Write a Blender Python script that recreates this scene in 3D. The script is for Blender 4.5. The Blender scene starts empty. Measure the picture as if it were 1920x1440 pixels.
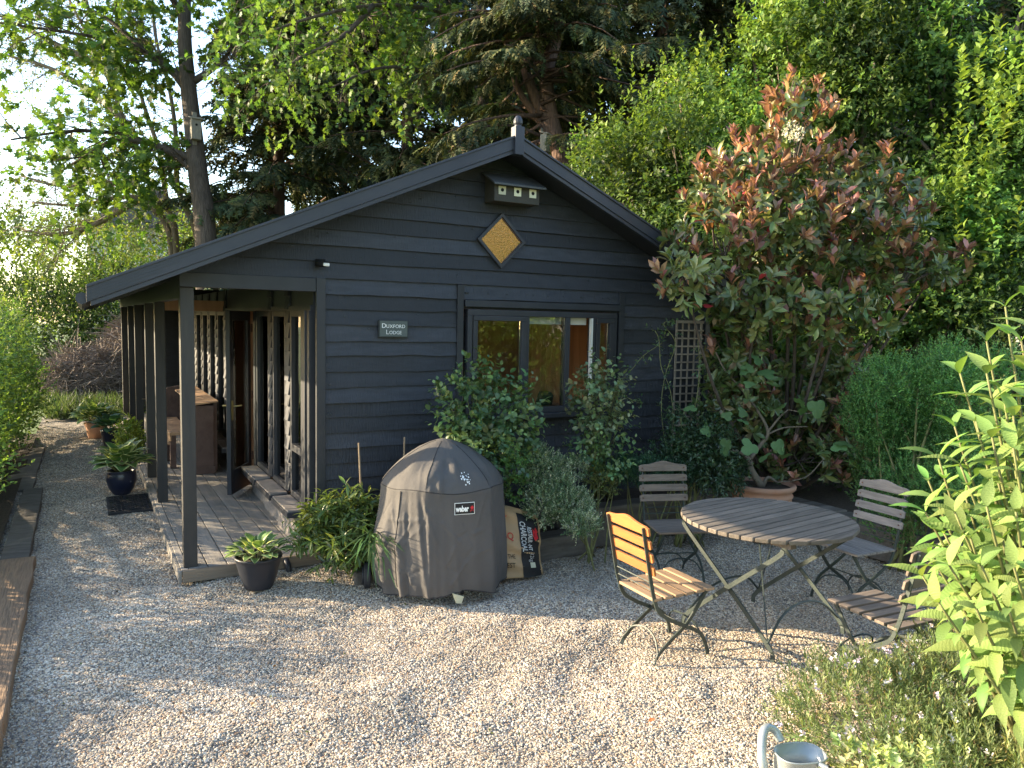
import bpy, math, random
import numpy as np
from mathutils import Vector, Matrix, Euler
R = math.radians
random.seed(7)
S = bpy.context.scene

# ------------------------------------------------------------------ camera
CAM = np.array([0.0, 0.0, 1.75]); FPX = 1407.3
def cam_axes():
    pi, ro, ya = R(4.736), R(1.171), R(29.789)
    r = np.array([math.cos(ya), -math.sin(ya), 0]); fw = np.array([math.sin(ya), math.cos(ya), 0]); up = np.array([0, 0, 1.0])
    f2 = fw*math.cos(pi) - up*math.sin(pi); u2 = up*math.cos(pi) + fw*math.sin(pi)
    return r*math.cos(ro) + u2*math.sin(ro), u2*math.cos(ro) - r*math.sin(ro), f2
AX = np.array(cam_axes())
cd = bpy.data.cameras.new('camera'); cam = bpy.data.objects.new('camera', cd); S.collection.objects.link(cam)
cd.sensor_width = 36; cd.lens = 36*FPX/1920; cd.clip_start = .05; cd.clip_end = 600
cam.matrix_world = Matrix(((AX[0][0], AX[1][0], -AX[2][0], 0), (AX[0][1], AX[1][1], -AX[2][1], 0), (AX[0][2], AX[1][2], -AX[2][2], 1.75), (0, 0, 0, 1)))
S.camera = cam
def AT(px, py, d):
    """a point of the garden d metres in front of the photographer"""
    return CAM + (AX[0]*(px-960)/FPX - AX[1]*(py-720)/FPX + AX[2])*d
def DEP(p): return (np.asarray(p)-CAM) @ AX[2]
def PIX(p):
    v = (np.asarray(p)-CAM) @ AX.T
    return 960+FPX*v[..., 0]/v[..., 2], 720-FPX*v[..., 1]/v[..., 2]

# ------------------------------------------------------------------ light
SUN_EL = R(16.5); SUN_AZ = math.atan2(-.80, .60)      # bearing of the sun from +Y, negative is towards -X
w = bpy.data.worlds.new('World'); S.world = w; w.use_nodes = True
wn = w.node_tree.nodes; wl = w.node_tree.links
sky = wn.new('ShaderNodeTexSky'); sky.sky_type = 'NISHITA'; sky.sun_disc = False
sky.sun_elevation = SUN_EL; sky.sun_rotation = SUN_AZ % (2*math.pi)
sky.air_density = 1.0; sky.dust_density = .9; sky.ozone_density = 1.0
bg = wn['Background']; bg.inputs['Strength'].default_value = .15
wl.new(sky.outputs[0], bg.inputs[0])
sd = bpy.data.lights.new('sun', 'SUN'); sd.energy = 4.6; sd.angle = R(.53); sd.color = (1, .81, .54)
sun = bpy.data.objects.new('sun', sd); S.collection.objects.link(sun)
sv = Vector((math.sin(SUN_AZ)*math.cos(SUN_EL), math.cos(SUN_AZ)*math.cos(SUN_EL), math.sin(SUN_EL)))
sun.rotation_euler = sv.to_track_quat('Z', 'Y').to_euler(); sun.location = sv*30
S.view_settings.view_transform = 'Standard'; S.view_settings.look = 'None'
S.view_settings.exposure = 1.98; S.view_settings.gamma = 1; S.view_settings.use_curve_mapping = False
S.cycles.max_bounces = 8; S.cycles.diffuse_bounces = 4; S.cycles.glossy_bounces = 3; S.cycles.transmission_bounces = 4; S.cycles.transparent_max_bounces = 8
S.cycles.use_denoising = True

# ------------------------------------------------------------------ materials
def nt_of(name):
    m = bpy.data.materials.new(name); m.use_nodes = True
    return m, m.node_tree.nodes, m.node_tree.links, m.node_tree.nodes['Principled BSDF']
def coords(n, l, stretch, rnd=True):
    tc = n.new('ShaderNodeTexCoord'); mp = n.new('ShaderNodeMapping'); mp.inputs['Scale'].default_value = stretch
    if rnd:
        oi = n.new('ShaderNodeObjectInfo'); mu = n.new('ShaderNodeMath'); mu.operation = 'MULTIPLY'; mu.inputs[1].default_value = 37
        l.new(oi.outputs['Random'], mu.inputs[0]); ad = n.new('ShaderNodeVectorMath'); ad.operation = 'ADD'
        l.new(tc.outputs['Object'], ad.inputs[0]); l.new(mu.outputs[0], ad.inputs[1]); l.new(ad.outputs[0], mp.inputs['Vector'])
    else: l.new(tc.outputs['Object'], mp.inputs['Vector'])
    return mp.outputs[0]
def mat(name, c1, c2=None, rough=.75, scale=6, stretch=(1, 1, 1), bump=.25, bscale=None, bstretch=None, metal=0, spec=.4, var=.18, c3=None, rnd=True, bdist=.01, r2=None):
    m, n, l, b = nt_of(name)
    c2 = c2 or tuple(x*.7 for x in c1)
    v = coords(n, l, stretch, rnd)
    no = n.new('ShaderNodeTexNoise'); no.inputs['Scale'].default_value = scale; no.inputs['Detail'].default_value = 8; no.inputs['Roughness'].default_value = .62; l.new(v, no.inputs['Vector'])
    cr = n.new('ShaderNodeValToRGB'); e = cr.color_ramp.elements
    e[0].position = .32; e[0].color = (*c1, 1); e[1].position = .68; e[1].color = (*c2, 1)
    if c3: x = e.new(.5); x.color = (*c3, 1)
    l.new(no.outputs['Fac'], cr.inputs[0])
    oi = n.new('ShaderNodeObjectInfo'); mr = n.new('ShaderNodeMapRange'); mr.inputs['To Min'].default_value = 1-var; mr.inputs['To Max'].default_value = 1+var
    hs = n.new('ShaderNodeHueSaturation'); l.new(oi.outputs['Random'], mr.inputs['Value']); l.new(mr.outputs[0], hs.inputs['Value']); l.new(cr.outputs[0], hs.inputs['Color']); l.new(hs.outputs[0], b.inputs['Base Color'])
    b.inputs['Roughness'].default_value = rough; b.inputs['Metallic'].default_value = metal; b.inputs['Specular IOR Level'].default_value = spec
    if r2 is not None:
        rr = n.new('ShaderNodeMapRange'); rr.inputs['To Min'].default_value = rough; rr.inputs['To Max'].default_value = r2; l.new(no.outputs['Fac'], rr.inputs['Value']); l.new(rr.outputs[0], b.inputs['Roughness'])
    if bump:
        v2 = coords(n, l, bstretch or stretch, rnd); n2 = n.new('ShaderNodeTexNoise'); n2.inputs['Scale'].default_value = bscale or scale*4; n2.inputs['Detail'].default_value = 6; l.new(v2, n2.inputs['Vector'])
        bp = n.new('ShaderNodeBump'); bp.inputs['Strength'].default_value = bump; bp.inputs['Distance'].default_value = bdist; l.new(n2.outputs['Fac'], bp.inputs['Height']); l.new(bp.outputs[0], b.inputs['Normal'])
    return m
def leafmat(name, trans=.35, rough=.5, attr=True, base=(.1, .2, .04), spec=.35, hv=.04, vv=.25, tgain=1.25, sat=.95, vein=0):
    m, n, l, b = nt_of(name)
    if vein:
        tc = n.new('ShaderNodeTexCoord'); wv = n.new('ShaderNodeTexWave'); wv.bands_direction = 'Y'; wv.inputs['Scale'].default_value = 4.2; wv.inputs['Distortion'].default_value = 5; wv.inputs['Detail'].default_value = 3; wv.inputs['Detail Scale'].default_value = 2.2; bp = n.new('ShaderNodeBump'); bp.inputs['Strength'].default_value = vein*.35; bp.inputs['Distance'].default_value = .0025
        l.new(tc.outputs['Object'], wv.inputs['Vector']); l.new(wv.outputs['Fac'], bp.inputs['Height']); l.new(bp.outputs[0], b.inputs['Normal'])
    oi = n.new('ShaderNodeObjectInfo'); hs = n.new('ShaderNodeHueSaturation'); hs.inputs['Saturation'].default_value = sat
    if attr: at = n.new('ShaderNodeAttribute'); at.attribute_name = 'Col'; l.new(at.outputs['Color'], hs.inputs['Color'])
    else:
        hs.inputs['Color'].default_value = (*base, 1)
        a = n.new('ShaderNodeMapRange'); a.inputs['To Min'].default_value = .5-hv; a.inputs['To Max'].default_value = .5+hv; l.new(oi.outputs['Random'], a.inputs['Value']); l.new(a.outputs[0], hs.inputs['Hue'])
        mm = n.new('ShaderNodeMath'); mm.operation = 'MULTIPLY'; mm.inputs[1].default_value = 91.7; fr = n.new('ShaderNodeMath'); fr.operation = 'FRACT'
        l.new(oi.outputs['Random'], mm.inputs[0]); l.new(mm.outputs[0], fr.inputs[0])
        a2 = n.new('ShaderNodeMapRange'); a2.inputs['To Min'].default_value = 1-vv; a2.inputs['To Max'].default_value = 1+vv; l.new(fr.outputs[0], a2.inputs['Value']); l.new(a2.outputs[0], hs.inputs['Value'])
    l.new(hs.outputs[0], b.inputs['Base Color']); b.inputs['Roughness'].default_value = rough; b.inputs['Specular IOR Level'].default_value = spec
    if trans:
        tr = n.new('ShaderNodeBsdfTranslucent'); mx = n.new('ShaderNodeMixShader'); mx.inputs[0].default_value = trans
        g = n.new('ShaderNodeMix'); g.data_type = 'RGBA'; g.blend_type = 'MULTIPLY'; g.inputs['Factor'].default_value = 1
        l.new(hs.outputs[0], g.inputs[6]); g.inputs[7].default_value = (1.2*tgain, 1.15*tgain, .55*tgain, 1); l.new(g.outputs[2], tr.inputs['Color'])
        l.new(b.outputs[0], mx.inputs[1]); l.new(tr.outputs[0], mx.inputs[2]); l.new(mx.outputs[0], n['Material Output'].inputs[0])
    return m
def glassmat(name, ior=1.6, tint=(.9, .93, .92)):
    m, n, l, b = nt_of(name); n.remove(b)
    t = n.new('ShaderNodeBsdfTransparent'); t.inputs[0].default_value = (*tint, 1); g = n.new('ShaderNodeBsdfGlossy'); g.inputs['Roughness'].default_value = .015
    no = n.new('ShaderNodeTexNoise'); no.inputs['Scale'].default_value = 3; bp = n.new('ShaderNodeBump'); bp.inputs['Strength'].default_value = .08; bp.inputs['Distance'].default_value = .01
    tc = n.new('ShaderNodeTexCoord'); l.new(tc.outputs['Object'], no.inputs['Vector']); l.new(no.outputs['Fac'], bp.inputs['Height']); l.new(bp.outputs[0], g.inputs['Normal'])
    f = n.new('ShaderNodeFresnel'); f.inputs[0].default_value = ior; x = n.new('ShaderNodeMixShader')
    l.new(f.outputs[0], x.inputs[0]); l.new(t.outputs[0], x.inputs[1]); l.new(g.outputs[0], x.inputs[2]); l.new(x.outputs[0], n['Material Output'].inputs[0])
    return m
SAWN = dict(bscale=12, bstretch=(8, 8, .7), bump=.9, bdist=.006)
M = {}
M['black'] = mat('black_stained_timber', (.018, .021, .028), (.037, .041, .052), .5, 3.5, (1.5, 1, 7), var=.38, spec=.5, c3=(.028, .031, .040), r2=.8, **SAWN)
M['blacktrim'] = mat('black_trim_timber', (.024, .026, .032), (.038, .040, .048), .5, 4, (1, 1, .5), bump=.2, bscale=30, bdist=.003, var=.15)
M['post'] = mat('black_post_timber', (.026, .026, .028), (.046, .042, .038), .55, 5, (3, 3, .4), bump=.25, bscale=30, bdist=.003, var=.15)
M['barge'] = mat('dark_grey_metal_verge', (.030, .034, .048), (.042, .046, .060), .42, 3, bump=.1, bscale=8, var=.05)
M['roof'] = mat('dark_roof_sheet', (.03, .032, .036), (.05, .05, .052), .6, 4)
M['deck'] = mat('weathered_decking', (.30, .27, .235), (.19, .175, .155), .85, 4, (5, .35, 1), bump=.5, bscale=8, bstretch=(14, .5, 1), bdist=.004, var=.14)
M['deckfascia'] = mat('decking_fascia_timber', (.27, .21, .15), (.17, .13, .1), .85, 4, (.5, .5, 8), bump=.4, bscale=20)
M['pine'] = mat('orange_pine_panelling', (.46, .26, .15), (.36, .19, .11), .5, 4, (4, 4, .3), bump=.1, var=.18)
M['brownbench'] = mat('reddish_brown_bench_timber', (.17, .105, .085), (.10, .06, .05), .8, 7, (1, 1, 1), bump=.3, bscale=40, c3=(.13, .085, .07), var=.1)
M['benchtop'] = mat('pale_worn_bench_timber', (.46, .30, .18), (.36, .22, .13), .7, 5, (1, 5, 1), bump=.2)
M['sleeper'] = mat('old_railway_sleeper', (.085, .072, .060), (.18, .16, .14), .9, 5, (.6, 3, 3), bump=.9, bscale=9, bstretch=(1, 5, 5), bdist=.012, var=.15)
M['sleeper_w'] = mat('brown_worn_sleeper', (.30, .19, .11), (.19, .125, .08), .9, 4, (3, .5, 1), bump=1, bscale=8, bstretch=(7, .7, 2), bdist=.015, var=.2)
M['iron'] = mat('dark_green_iron', (.022, .034, .032), (.045, .058, .05), .5, 20, bump=.15, metal=0, spec=.5)
M['rust'] = mat('rusty_bolt', (.16, .07, .04), (.08, .05, .04), .7, 30)
WD = dict(bump=.5, bscale=9, bstretch=(1, 9, 9), bdist=.004)
M['teak'] = mat('orange_teak_slat', (.50, .165, .040), (.36, .13, .04), .65, 5, (1, 7, 7), c3=(.43, .15, .042), var=.12, **WD)
M['teakseat'] = mat('sun_bleached_teak_slat', (.38, .25, .15), (.27, .18, .11), .8, 5, (1, 7, 7), var=.12, **WD)
M['greywood'] = mat('grey_weathered_slat', (.30, .265, .24), (.17, .15, .135), .85, 6, (1, 8, 8), var=.12, **WD)
M['brownwood'] = mat('brown_weathered_slat', (.21, .165, .13), (.125, .10, .08), .85, 6, (1, 8, 8), var=.15, **WD)
M['tablewood'] = mat('grey_brown_table_slat', (.20, .165, .135), (.10, .085, .07), .85, 6, (.8, 8, 8), c3=(.155, .13, .105), var=.2, **WD)
M['terracotta'] = mat('pale_terracotta', (.50, .26, .165), (.42, .23, .155), .85, 5, bump=.15, bscale=60, c3=(.5, .29, .2))
M['navypot'] = mat('dark_blue_glazed_pot', (.010, .014, .035), (.018, .022, .045), .28, 5, bump=.05, var=.1, spec=.5)
M['greypot'] = mat('charcoal_plastic_pot', (.018, .020, .028), (.03, .032, .04), .45, 5, bump=.1)
M['soil'] = mat('dark_soil', (.05, .036, .026), (.09, .065, .045), .95, 30, bump=1, bscale=60, bdist=.02)
M['rubber'] = mat('black_rubber', (.015, .016, .02), (.025, .026, .03), .7, 10)
M['bark'] = mat('grey_brown_bark', (.115, .09, .072), (.055, .042, .034), .9, 7, (3, 3, .5), bump=1, bscale=10, bstretch=(5, 5, .6), bdist=.03, rnd=False)
M['barkpale'] = mat('pale_bark', (.22, .18, .13), (.13, .10, .075), .85, 9, (2, 2, .5), bump=.6, bscale=18, rnd=False)
M['barkred'] = mat('reddish_conifer_bark', (.16, .10, .075), (.07, .045, .038), .9, 7, (4, 4, .5), bump=1, bscale=12, bdist=.03, rnd=False)
M['twig'] = mat('green_brown_stem', (.17, .19, .07), (.12, .11, .05), .7, 12, rnd=False)
M['tan'] = mat('peeling_tan_stem', (.42, .26, .12), (.28, .17, .08), .8, 14, (3, 3, .6), bump=.8, rnd=False)
M['dead'] = mat('dead_brushwood', (.24, .19, .15), (.12, .095, .08), .9, 3, rnd=False)
M['cover'] = mat('grey_brown_cover_fabric', (.104, .097, .093), (.084, .079, .077), .82, 3, bump=.8, bscale=6, bdist=.02, var=.02, rnd=False, spec=.25)
M['seam'] = mat('dark_seam_thread', (.03, .028, .03), None, .8)
M['white'] = mat('white_paint', (.78, .77, .72), (.7, .69, .65), .5, 8, bump=.05)
M['cream'] = mat('cream_plastic', (.62, .60, .42), (.55, .53, .38), .5, 8, bump=.05)
M['hole'] = mat('black_hole', (.004, .004, .004), None, .9, bump=0)
M['birdslate'] = mat('grey_slate_lid', (.06, .065, .072), (.10, .105, .11), .6, 14)
M['birdolive'] = mat('olive_brown_box_timber', (.050, .046, .036), (.038, .035, .028), .7, 8)
M['signgrey'] = mat('grey_green_slate', (.075, .090, .085), (.09, .105, .10), .6, 20, bump=.1)
M['signedge'] = mat('dark_sign_edge', (.035, .04, .042), None, .6)
M['letter'] = mat('white_lettering', (.8, .8, .78), (.75, .75, .73), .6, bump=0)
M['red'] = mat('red_print', (.6, .02, .03), (.5, .02, .03), .5, bump=0)
M['blackpatch'] = mat('black_patch', (.012, .012, .014), None, .6, bump=0)
M['brass'] = mat('aged_brass', (.50, .40, .16), (.35, .28, .12), .35, 8, metal=.9)
M['steel'] = mat('galvanised_steel', (.46, .49, .48), (.36, .39, .39), .42, 9, metal=.55, bump=.12, bscale=12, c3=(.42, .45, .44), var=.02)
M['paper'] = mat('tan_kraft_paper', (.42, .28, .15), (.36, .24, .13), .75, 5, bump=.7, bscale=9, bdist=.02)
M['birch'] = mat('weathered_box_timber', (.30, .27, .22), (.20, .18, .15), .85, 9, (4, 4, 1))
M['lattice'] = mat('grey_brown_trellis_timber', (.34, .29, .23), (.24, .20, .155), .85, 8)
M['fence'] = mat('brown_fence_timber', (.12, .08, .055), (.07, .05, .035), .9, 8, (3, 3, .5))
M['pebblepot'] = mat('orange_ornament', (.5, .16, .05), None, .5)
M['darkfabric'] = mat('black_speaker_cloth', (.012, .013, .018), None, .8)
M['cable'] = mat('pale_stick', (.36, .27, .17), (.28, .2, .13), .8, 10)
M['wall_pale'] = mat('pale_render_wall', (.62, .58, .52), (.52, .48, .43), .9, 3)
M['brick'] = mat('red_brick_wall', (.26, .11, .07), (.20, .085, .06), .9, 6)
M['slate'] = mat('grey_slate_roof', (.12, .12, .13), (.08, .08, .09), .7, 6)
M['glass'] = glassmat('window_glass', 1.58)
M['glassdoor'] = glassmat('door_glass', 1.6, (.85, .88, .88))
m_, n_, l_, b_ = nt_of('golden_reflection_glass')
b_.inputs['Base Color'].default_value = (.36, .245, .11, 1); b_.inputs['Metallic'].default_value = .85; b_.inputs['Roughness'].default_value = .05  # mirror pane; gold of the sunlit tree's reflection is put into its colour
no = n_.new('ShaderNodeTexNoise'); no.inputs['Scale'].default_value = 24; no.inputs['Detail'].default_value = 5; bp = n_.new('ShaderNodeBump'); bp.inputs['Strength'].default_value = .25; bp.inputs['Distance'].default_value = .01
l_.new(no.outputs['Fac'], bp.inputs['Height']); l_.new(bp.outputs[0], b_.inputs['Normal']); M['goldreflect'] = m_
M['leaf'] = leafmat('leaf_soft', .38, .55)
M['leafgloss'] = leafmat('leaf_glossy', .22, .32, spec=.55)
M['needle'] = leafmat('conifer_needles', .15, .7, spec=.2, tgain=1.2)
M['petal'] = leafmat('petals', .3, .6, tgain=.8)
M['hostag'] = leafmat('hosta_green', .3, .45, attr=False, base=(.12, .22, .06), hv=.025, vv=.3)
M['hostam'] = leafmat('hosta_cream_margin', .3, .45, attr=False, base=(.56, .62, .26), hv=.02, vv=.2, tgain=1)
M['hostad'] = leafmat('hosta_blue_green', .3, .45, attr=False, base=(.05, .12, .055), hv=.02, vv=.3)
M['budd'] = leafmat('large_yellow_green_leaf', .42, .6, attr=False, base=(.20, .295, .075), hv=.028, vv=.36, tgain=1.0, vein=1.0)
M['figleaf'] = leafmat('fig_leaf', .3, .5, attr=False, base=(.10, .19, .065), hv=.015, vv=.2, vein=.6)
M['photred'] = leafmat('bronze_red_leaf', .25, .3, attr=False, base=(.36, .17, .115), hv=.045, vv=.4, spec=.6)
M['photgreen'] = leafmat('glossy_green_leaf', .25, .3, attr=False, base=(.19, .22, .07), hv=.04, vv=.35, spec=.6)
M['lance'] = leafmat('lance_leaf', .3, .35, attr=False, base=(.11, .16, .035), hv=.03, vv=.4, spec=.6)

# ------------------------------------------------------------------ mesh helpers
C = S.collection
def wloc(o):
    v = Vector((0, 0, 0))
    while o is not None: v = v + o.location; o = o.parent
    return v
def tag(o, label=None, cat=None, group=None, kind=None):
    if label: o['label'] = label
    if cat: o['category'] = cat
    if group: o['group'] = group
    if kind: o['kind'] = kind
    return o
def thing(name, label, cat, loc=(0, 0, 0), rz=0, group=None):
    o = bpy.data.objects.new(name, None); C.objects.link(o); o.location = loc; o.rotation_euler = (0, 0, rz); o.empty_display_size = .1
    return tag(o, label, cat, group)
class MB:
    def __init__(s): s.v = []; s.f = []; s.m = []; s.mi = 0
    def add(s, vs, fs):
        b = len(s.v); s.v += [tuple(x) for x in vs]; s.f += [tuple(b+i for i in f) for f in fs]; s.m += [s.mi]*len(fs); return s
    def box(s, x0, x1, y0, y1, z0, z1, rot=None):
        vs = [(x, y, z) for x in (x0, x1) for y in (y0, y1) for z in (z0, z1)]
        if rot is not None:
            c = Vector(((x0+x1)/2, (y0+y1)/2, (z0+z1)/2)); vs = [c+rot @ (Vector(v)-c) for v in vs]
        return s.add(vs, [(0, 1, 3, 2), (4, 6, 7, 5), (0, 4, 5, 1), (2, 3, 7, 6), (0, 2, 6, 4), (1, 5, 7, 3)])
    def poly(s, pts, axis, a0, a1):
        """extrude a 2-D outline along an axis ('y': pts are x,z; 'x': pts are y,z; 'z': pts are x,y)"""
        def P(p, a): return (p[0], a, p[1]) if axis == 'y' else (a, p[0], p[1]) if axis == 'x' else (p[0], p[1], a)
        n = len(pts); vs = [P(p, a0) for p in pts]+[P(p, a1) for p in pts]
        fs = [tuple(range(n)), tuple(range(2*n-1, n-1, -1))]+[(i, i+n, (i+1) % n+n, (i+1) % n) for i in range(n)]
        return s.add(vs, fs)
    def tube(s, path, r, n=6, flat=None, cap=True):
        P = [Vector(p) for p in path]; k = len(P)
        rr = r if hasattr(r, '__len__') else [r]*k
        vs = []; up = None
        for i, p in enumerate(P):
            d = (P[min(i+1, k-1)]-P[max(i-1, 0)]); d = d.normalized() if d.length > 1e-9 else Vector((0, 0, 1))
            if up is None:
                h = Vector(flat) if flat is not None else (Vector((0, 0, 1)) if abs(d.z) < .9 else Vector((1, 0, 0)))
                up = h
            x = d.cross(up)
            if x.length < 1e-6: x = d.cross(Vector((.3, 1, .2)))
            x.normalize(); u = x.cross(d).normalized()
            if flat is None: up = u
            for j in range(n):
                a = 2*math.pi*j/n + (math.pi/4 if n == 4 else 0)
                if flat is not None and n == 4:
                    w, t = rr[i] if hasattr(rr[i], '__len__') else (rr[i], rr[i]*.35)
                    sx, sy = ((1, 1), (-1, 1), (-1, -1), (1, -1))[j]; vs.append(p+x*sx*t+u*sy*w)
                else: vs.append(p+x*math.cos(a)*rr[i]+u*math.sin(a)*rr[i])
        fs = [(i*n+j, i*n+(j+1) % n, (i+1)*n+(j+1) % n, (i+1)*n+j) for i in range(k-1) for j in range(n)]
        if cap: fs += [tuple(range(n-1, -1, -1)), tuple((k-1)*n+j for j in range(n))]
        return s.add(vs, fs)
    def lathe(s, prof, n=32, c=(0, 0, 0), sx=1, sy=1):
        vs = []; k = len(prof)
        for r, z in prof:
            for j in range(n):
                a = 2*math.pi*j/n; vs.append((c[0]+r*sx*math.cos(a), c[1]+r*sy*math.sin(a), c[2]+z))
        fs = [(i*n+j, i*n+(j+1) % n, (i+1)*n+(j+1) % n, (i+1)*n+j) for i in range(k-1) for j in range(n)]
        return s.add(vs, fs)
    def build(s, name, m=None, parent=None, world=True, smooth=False, bevel=0, label=None, **kw):
        me = bpy.data.meshes.new(name)
        o_ = wloc(parent) if (parent is not None and world) else Vector((0, 0, 0))
        V = [tuple(Vector(v)-o_) for v in s.v]
        c = Vector((0, 0, 0))
        if world and V:
            a = np.array(V); c = Vector(((a.min(0)+a.max(0))/2).tolist()); V = [tuple(Vector(v)-c) for v in V]
        me.from_pydata(V, [], s.f)
        ms = m if isinstance(m, (list, tuple)) else [m]
        for x in ms: me.materials.append(x)
        me.polygons.foreach_set('material_index', s.m)
        if smooth: me.polygons.foreach_set('use_smooth', [True]*len(s.f))
        me.update(); o = bpy.data.objects.new(name, me); C.objects.link(o)
        o.parent = parent; o.location = c
        if bevel:
            b = o.modifiers.new('bevel', 'BEVEL'); b.width = bevel; b.segments = 2; b.limit_method = 'ANGLE'
        if label: o['label'] = label
        return tag(o, **kw) if kw else o
def curve(pts, n=8):
    """Catmull-Rom through the points"""
    P = [Vector(p) for p in pts]; P = [P[0]*2-P[1]]+P+[P[-1]*2-P[-2]]; out = []
    for i in range(1, len(P)-2):
        for k in range(n):
            t = k/n; a, b, c, d = P[i-1:i+3]
            out.append(.5*((2*b)+(c-a)*t+(2*a-5*b+4*c-d)*t*t+(3*b-a-3*c+d)*t**3))
    out.append(P[-2]); return out
def copytree(o, loc=None, rz=None, label=None, parent=None):
    c = o.copy(); C.objects.link(c); c.parent = parent
    if loc is not None: c.location = loc
    if rz is not None: c.rotation_euler = (0, 0, rz)
    if label: c['label'] = label
    for ch in list(o.children): copytree(ch, parent=c)
    return c
def textmesh(txt, size, bold=0, extrude=.0008, sx=1.0):
    cu = bpy.data.curves.new('t', 'FONT'); cu.body = txt; cu.size = size; cu.extrude = extrude; cu.offset = bold; cu.align_x = 'CENTER'; cu.align_y = 'CENTER'; cu.resolution_u = 3
    o = bpy.data.objects.new('t', cu); C.objects.link(o); dg = bpy.context.evaluated_depsgraph_get()
    me = bpy.data.meshes.new_from_object(o.evaluated_get(dg)); V = [(v.co.x*sx, v.co.y, v.co.z) for v in me.vertices]; F = [tuple(p.vertices) for p in me.polygons]
    bpy.data.objects.remove(o); bpy.data.curves.remove(cu); bpy.data.meshes.remove(me)
    return V, F

# ------------------------------------------------------------------ foliage helpers
def nrm(a): return a/np.maximum(np.linalg.norm(a, axis=-1, keepdims=True), 1e-9)
def T_leaf2(w=.28, fold=.12): # two triangles
    return np.array([(0, 0, 0), (-w, .5, fold), (w, .5, fold), (0, 1, 0)], float), np.array([(0, 2, 3), (0, 3, 1)])
def T_leaf4(w=.25, fold=.1, bend=.12):
    return np.array([(0, 0, 0), (-w, .42, fold), (0, .45, 0), (w, .42, fold), (0, 1, -bend)], float), np.array([(0, 2, 1), (0, 3, 2), (1, 2, 4), (2, 3, 4)])
def T_strip(ws, bend=.3, fold=.1, neck=0):
    n = len(ws); V = []; F = []
    for i, w in enumerate(ws):
        t = i/(n-1); z = -bend*t*t; V += [(-w, t, z+fold*w*2), (0, t, z), (w, t, z+fold*w*2)]
    for i in range(n-1):
        a = i*3; b = a+3
        for q in ((a, a+1, b+1), (a, b+1, b), (a+1, a+2, b+2), (a+1, b+2, b+1)): F.append(q)
    return np.array(V, float), np.array(F)
def T_star(lobes=5, inner=.45):
    V = [(0, .35, 0)]; n = lobes*2+1
    for i in range(n):
        a = math.pi*(-.75+1.5*i/(n-1)); r = (1-.25*abs(a)/math.pi*1.3) if i % 2 == 0 else inner
        V.append((.62*r*math.sin(a), .35+.65*r*math.cos(a), -.06*(i % 2 == 0)))
    V.append((0, 0, 0)); F = [(0, i+1, i) for i in range(1, n)]+[(0, n+1, n), (0, 1, n+1)]
    return np.array(V, float), np.array(F)
def T_frond(k=4, w=.3):
    V = []; F = []
    for i in range(k):
        t = i/k; z = -.25*t*t
        for s in (-1, 1):
            b = len(V); V += [(0, t, z), (s*w*(1-.45*t), t+.32, z-.08), (0, t+.27, z)]; F.append((b, b+1, b+2) if s > 0 else (b, b+2, b+1))
    b = len(V); V += [(-.08, .75, -.12), (.08, .75, -.12), (0, 1.1, -.32)]; F.append((b, b+1, b+2))
    return np.array(V, float), np.array(F)
def leaves(name, T, pos, d, n, size, col, m, parent=None, jitter=0, **kw):
    """one mesh of many leaves: template T placed at pos, pointing along d, upper side towards n"""
    pos = np.asarray(pos, float); N = len(pos); TV, TF = T
    y = nrm(d); x = np.cross(y, n); x = nrm(x); z = np.cross(x, y)
    size = np.broadcast_to(np.asarray(size, float), (N,))
    org = np.array(wloc(parent)) if parent is not None else np.zeros(3)
    V = (pos-org)[:, None, :] + size[:, None, None]*(TV[None, :, 0, None]*x[:, None, :]+TV[None, :, 1, None]*y[:, None, :]+TV[None, :, 2, None]*z[:, None, :])
    k = len(TV); F = TF[None]+(np.arange(N)*k)[:, None, None]; F = F.reshape(-1, 3)
    me = bpy.data.meshes.new(name); me.vertices.add(N*k); me.vertices.foreach_set('co', V.astype(np.float32).ravel())
    nf = len(F); me.loops.add(nf*3); me.loops.foreach_set('vertex_index', F.astype(np.int32).ravel())
    me.polygons.add(nf); me.polygons.foreach_set('loop_start', np.arange(nf, dtype=np.int32)*3)
    at = me.attributes.new('Col', 'FLOAT_COLOR', 'POINT'); cc = np.ones((N, k, 4), np.float32); cc[:, :, :3] = np.asarray(col)[:, None, :]
    at.data.foreach_set('color', cc.ravel()); me.materials.append(m); me.update(calc_edges=True)
    o = bpy.data.objects.new(name, me); C.objects.link(o); o.parent = parent
    global TRIS; TRIS += nf
    return tag(o, **kw) if kw else o
TRIS = 0
GA = 2.39996
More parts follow.
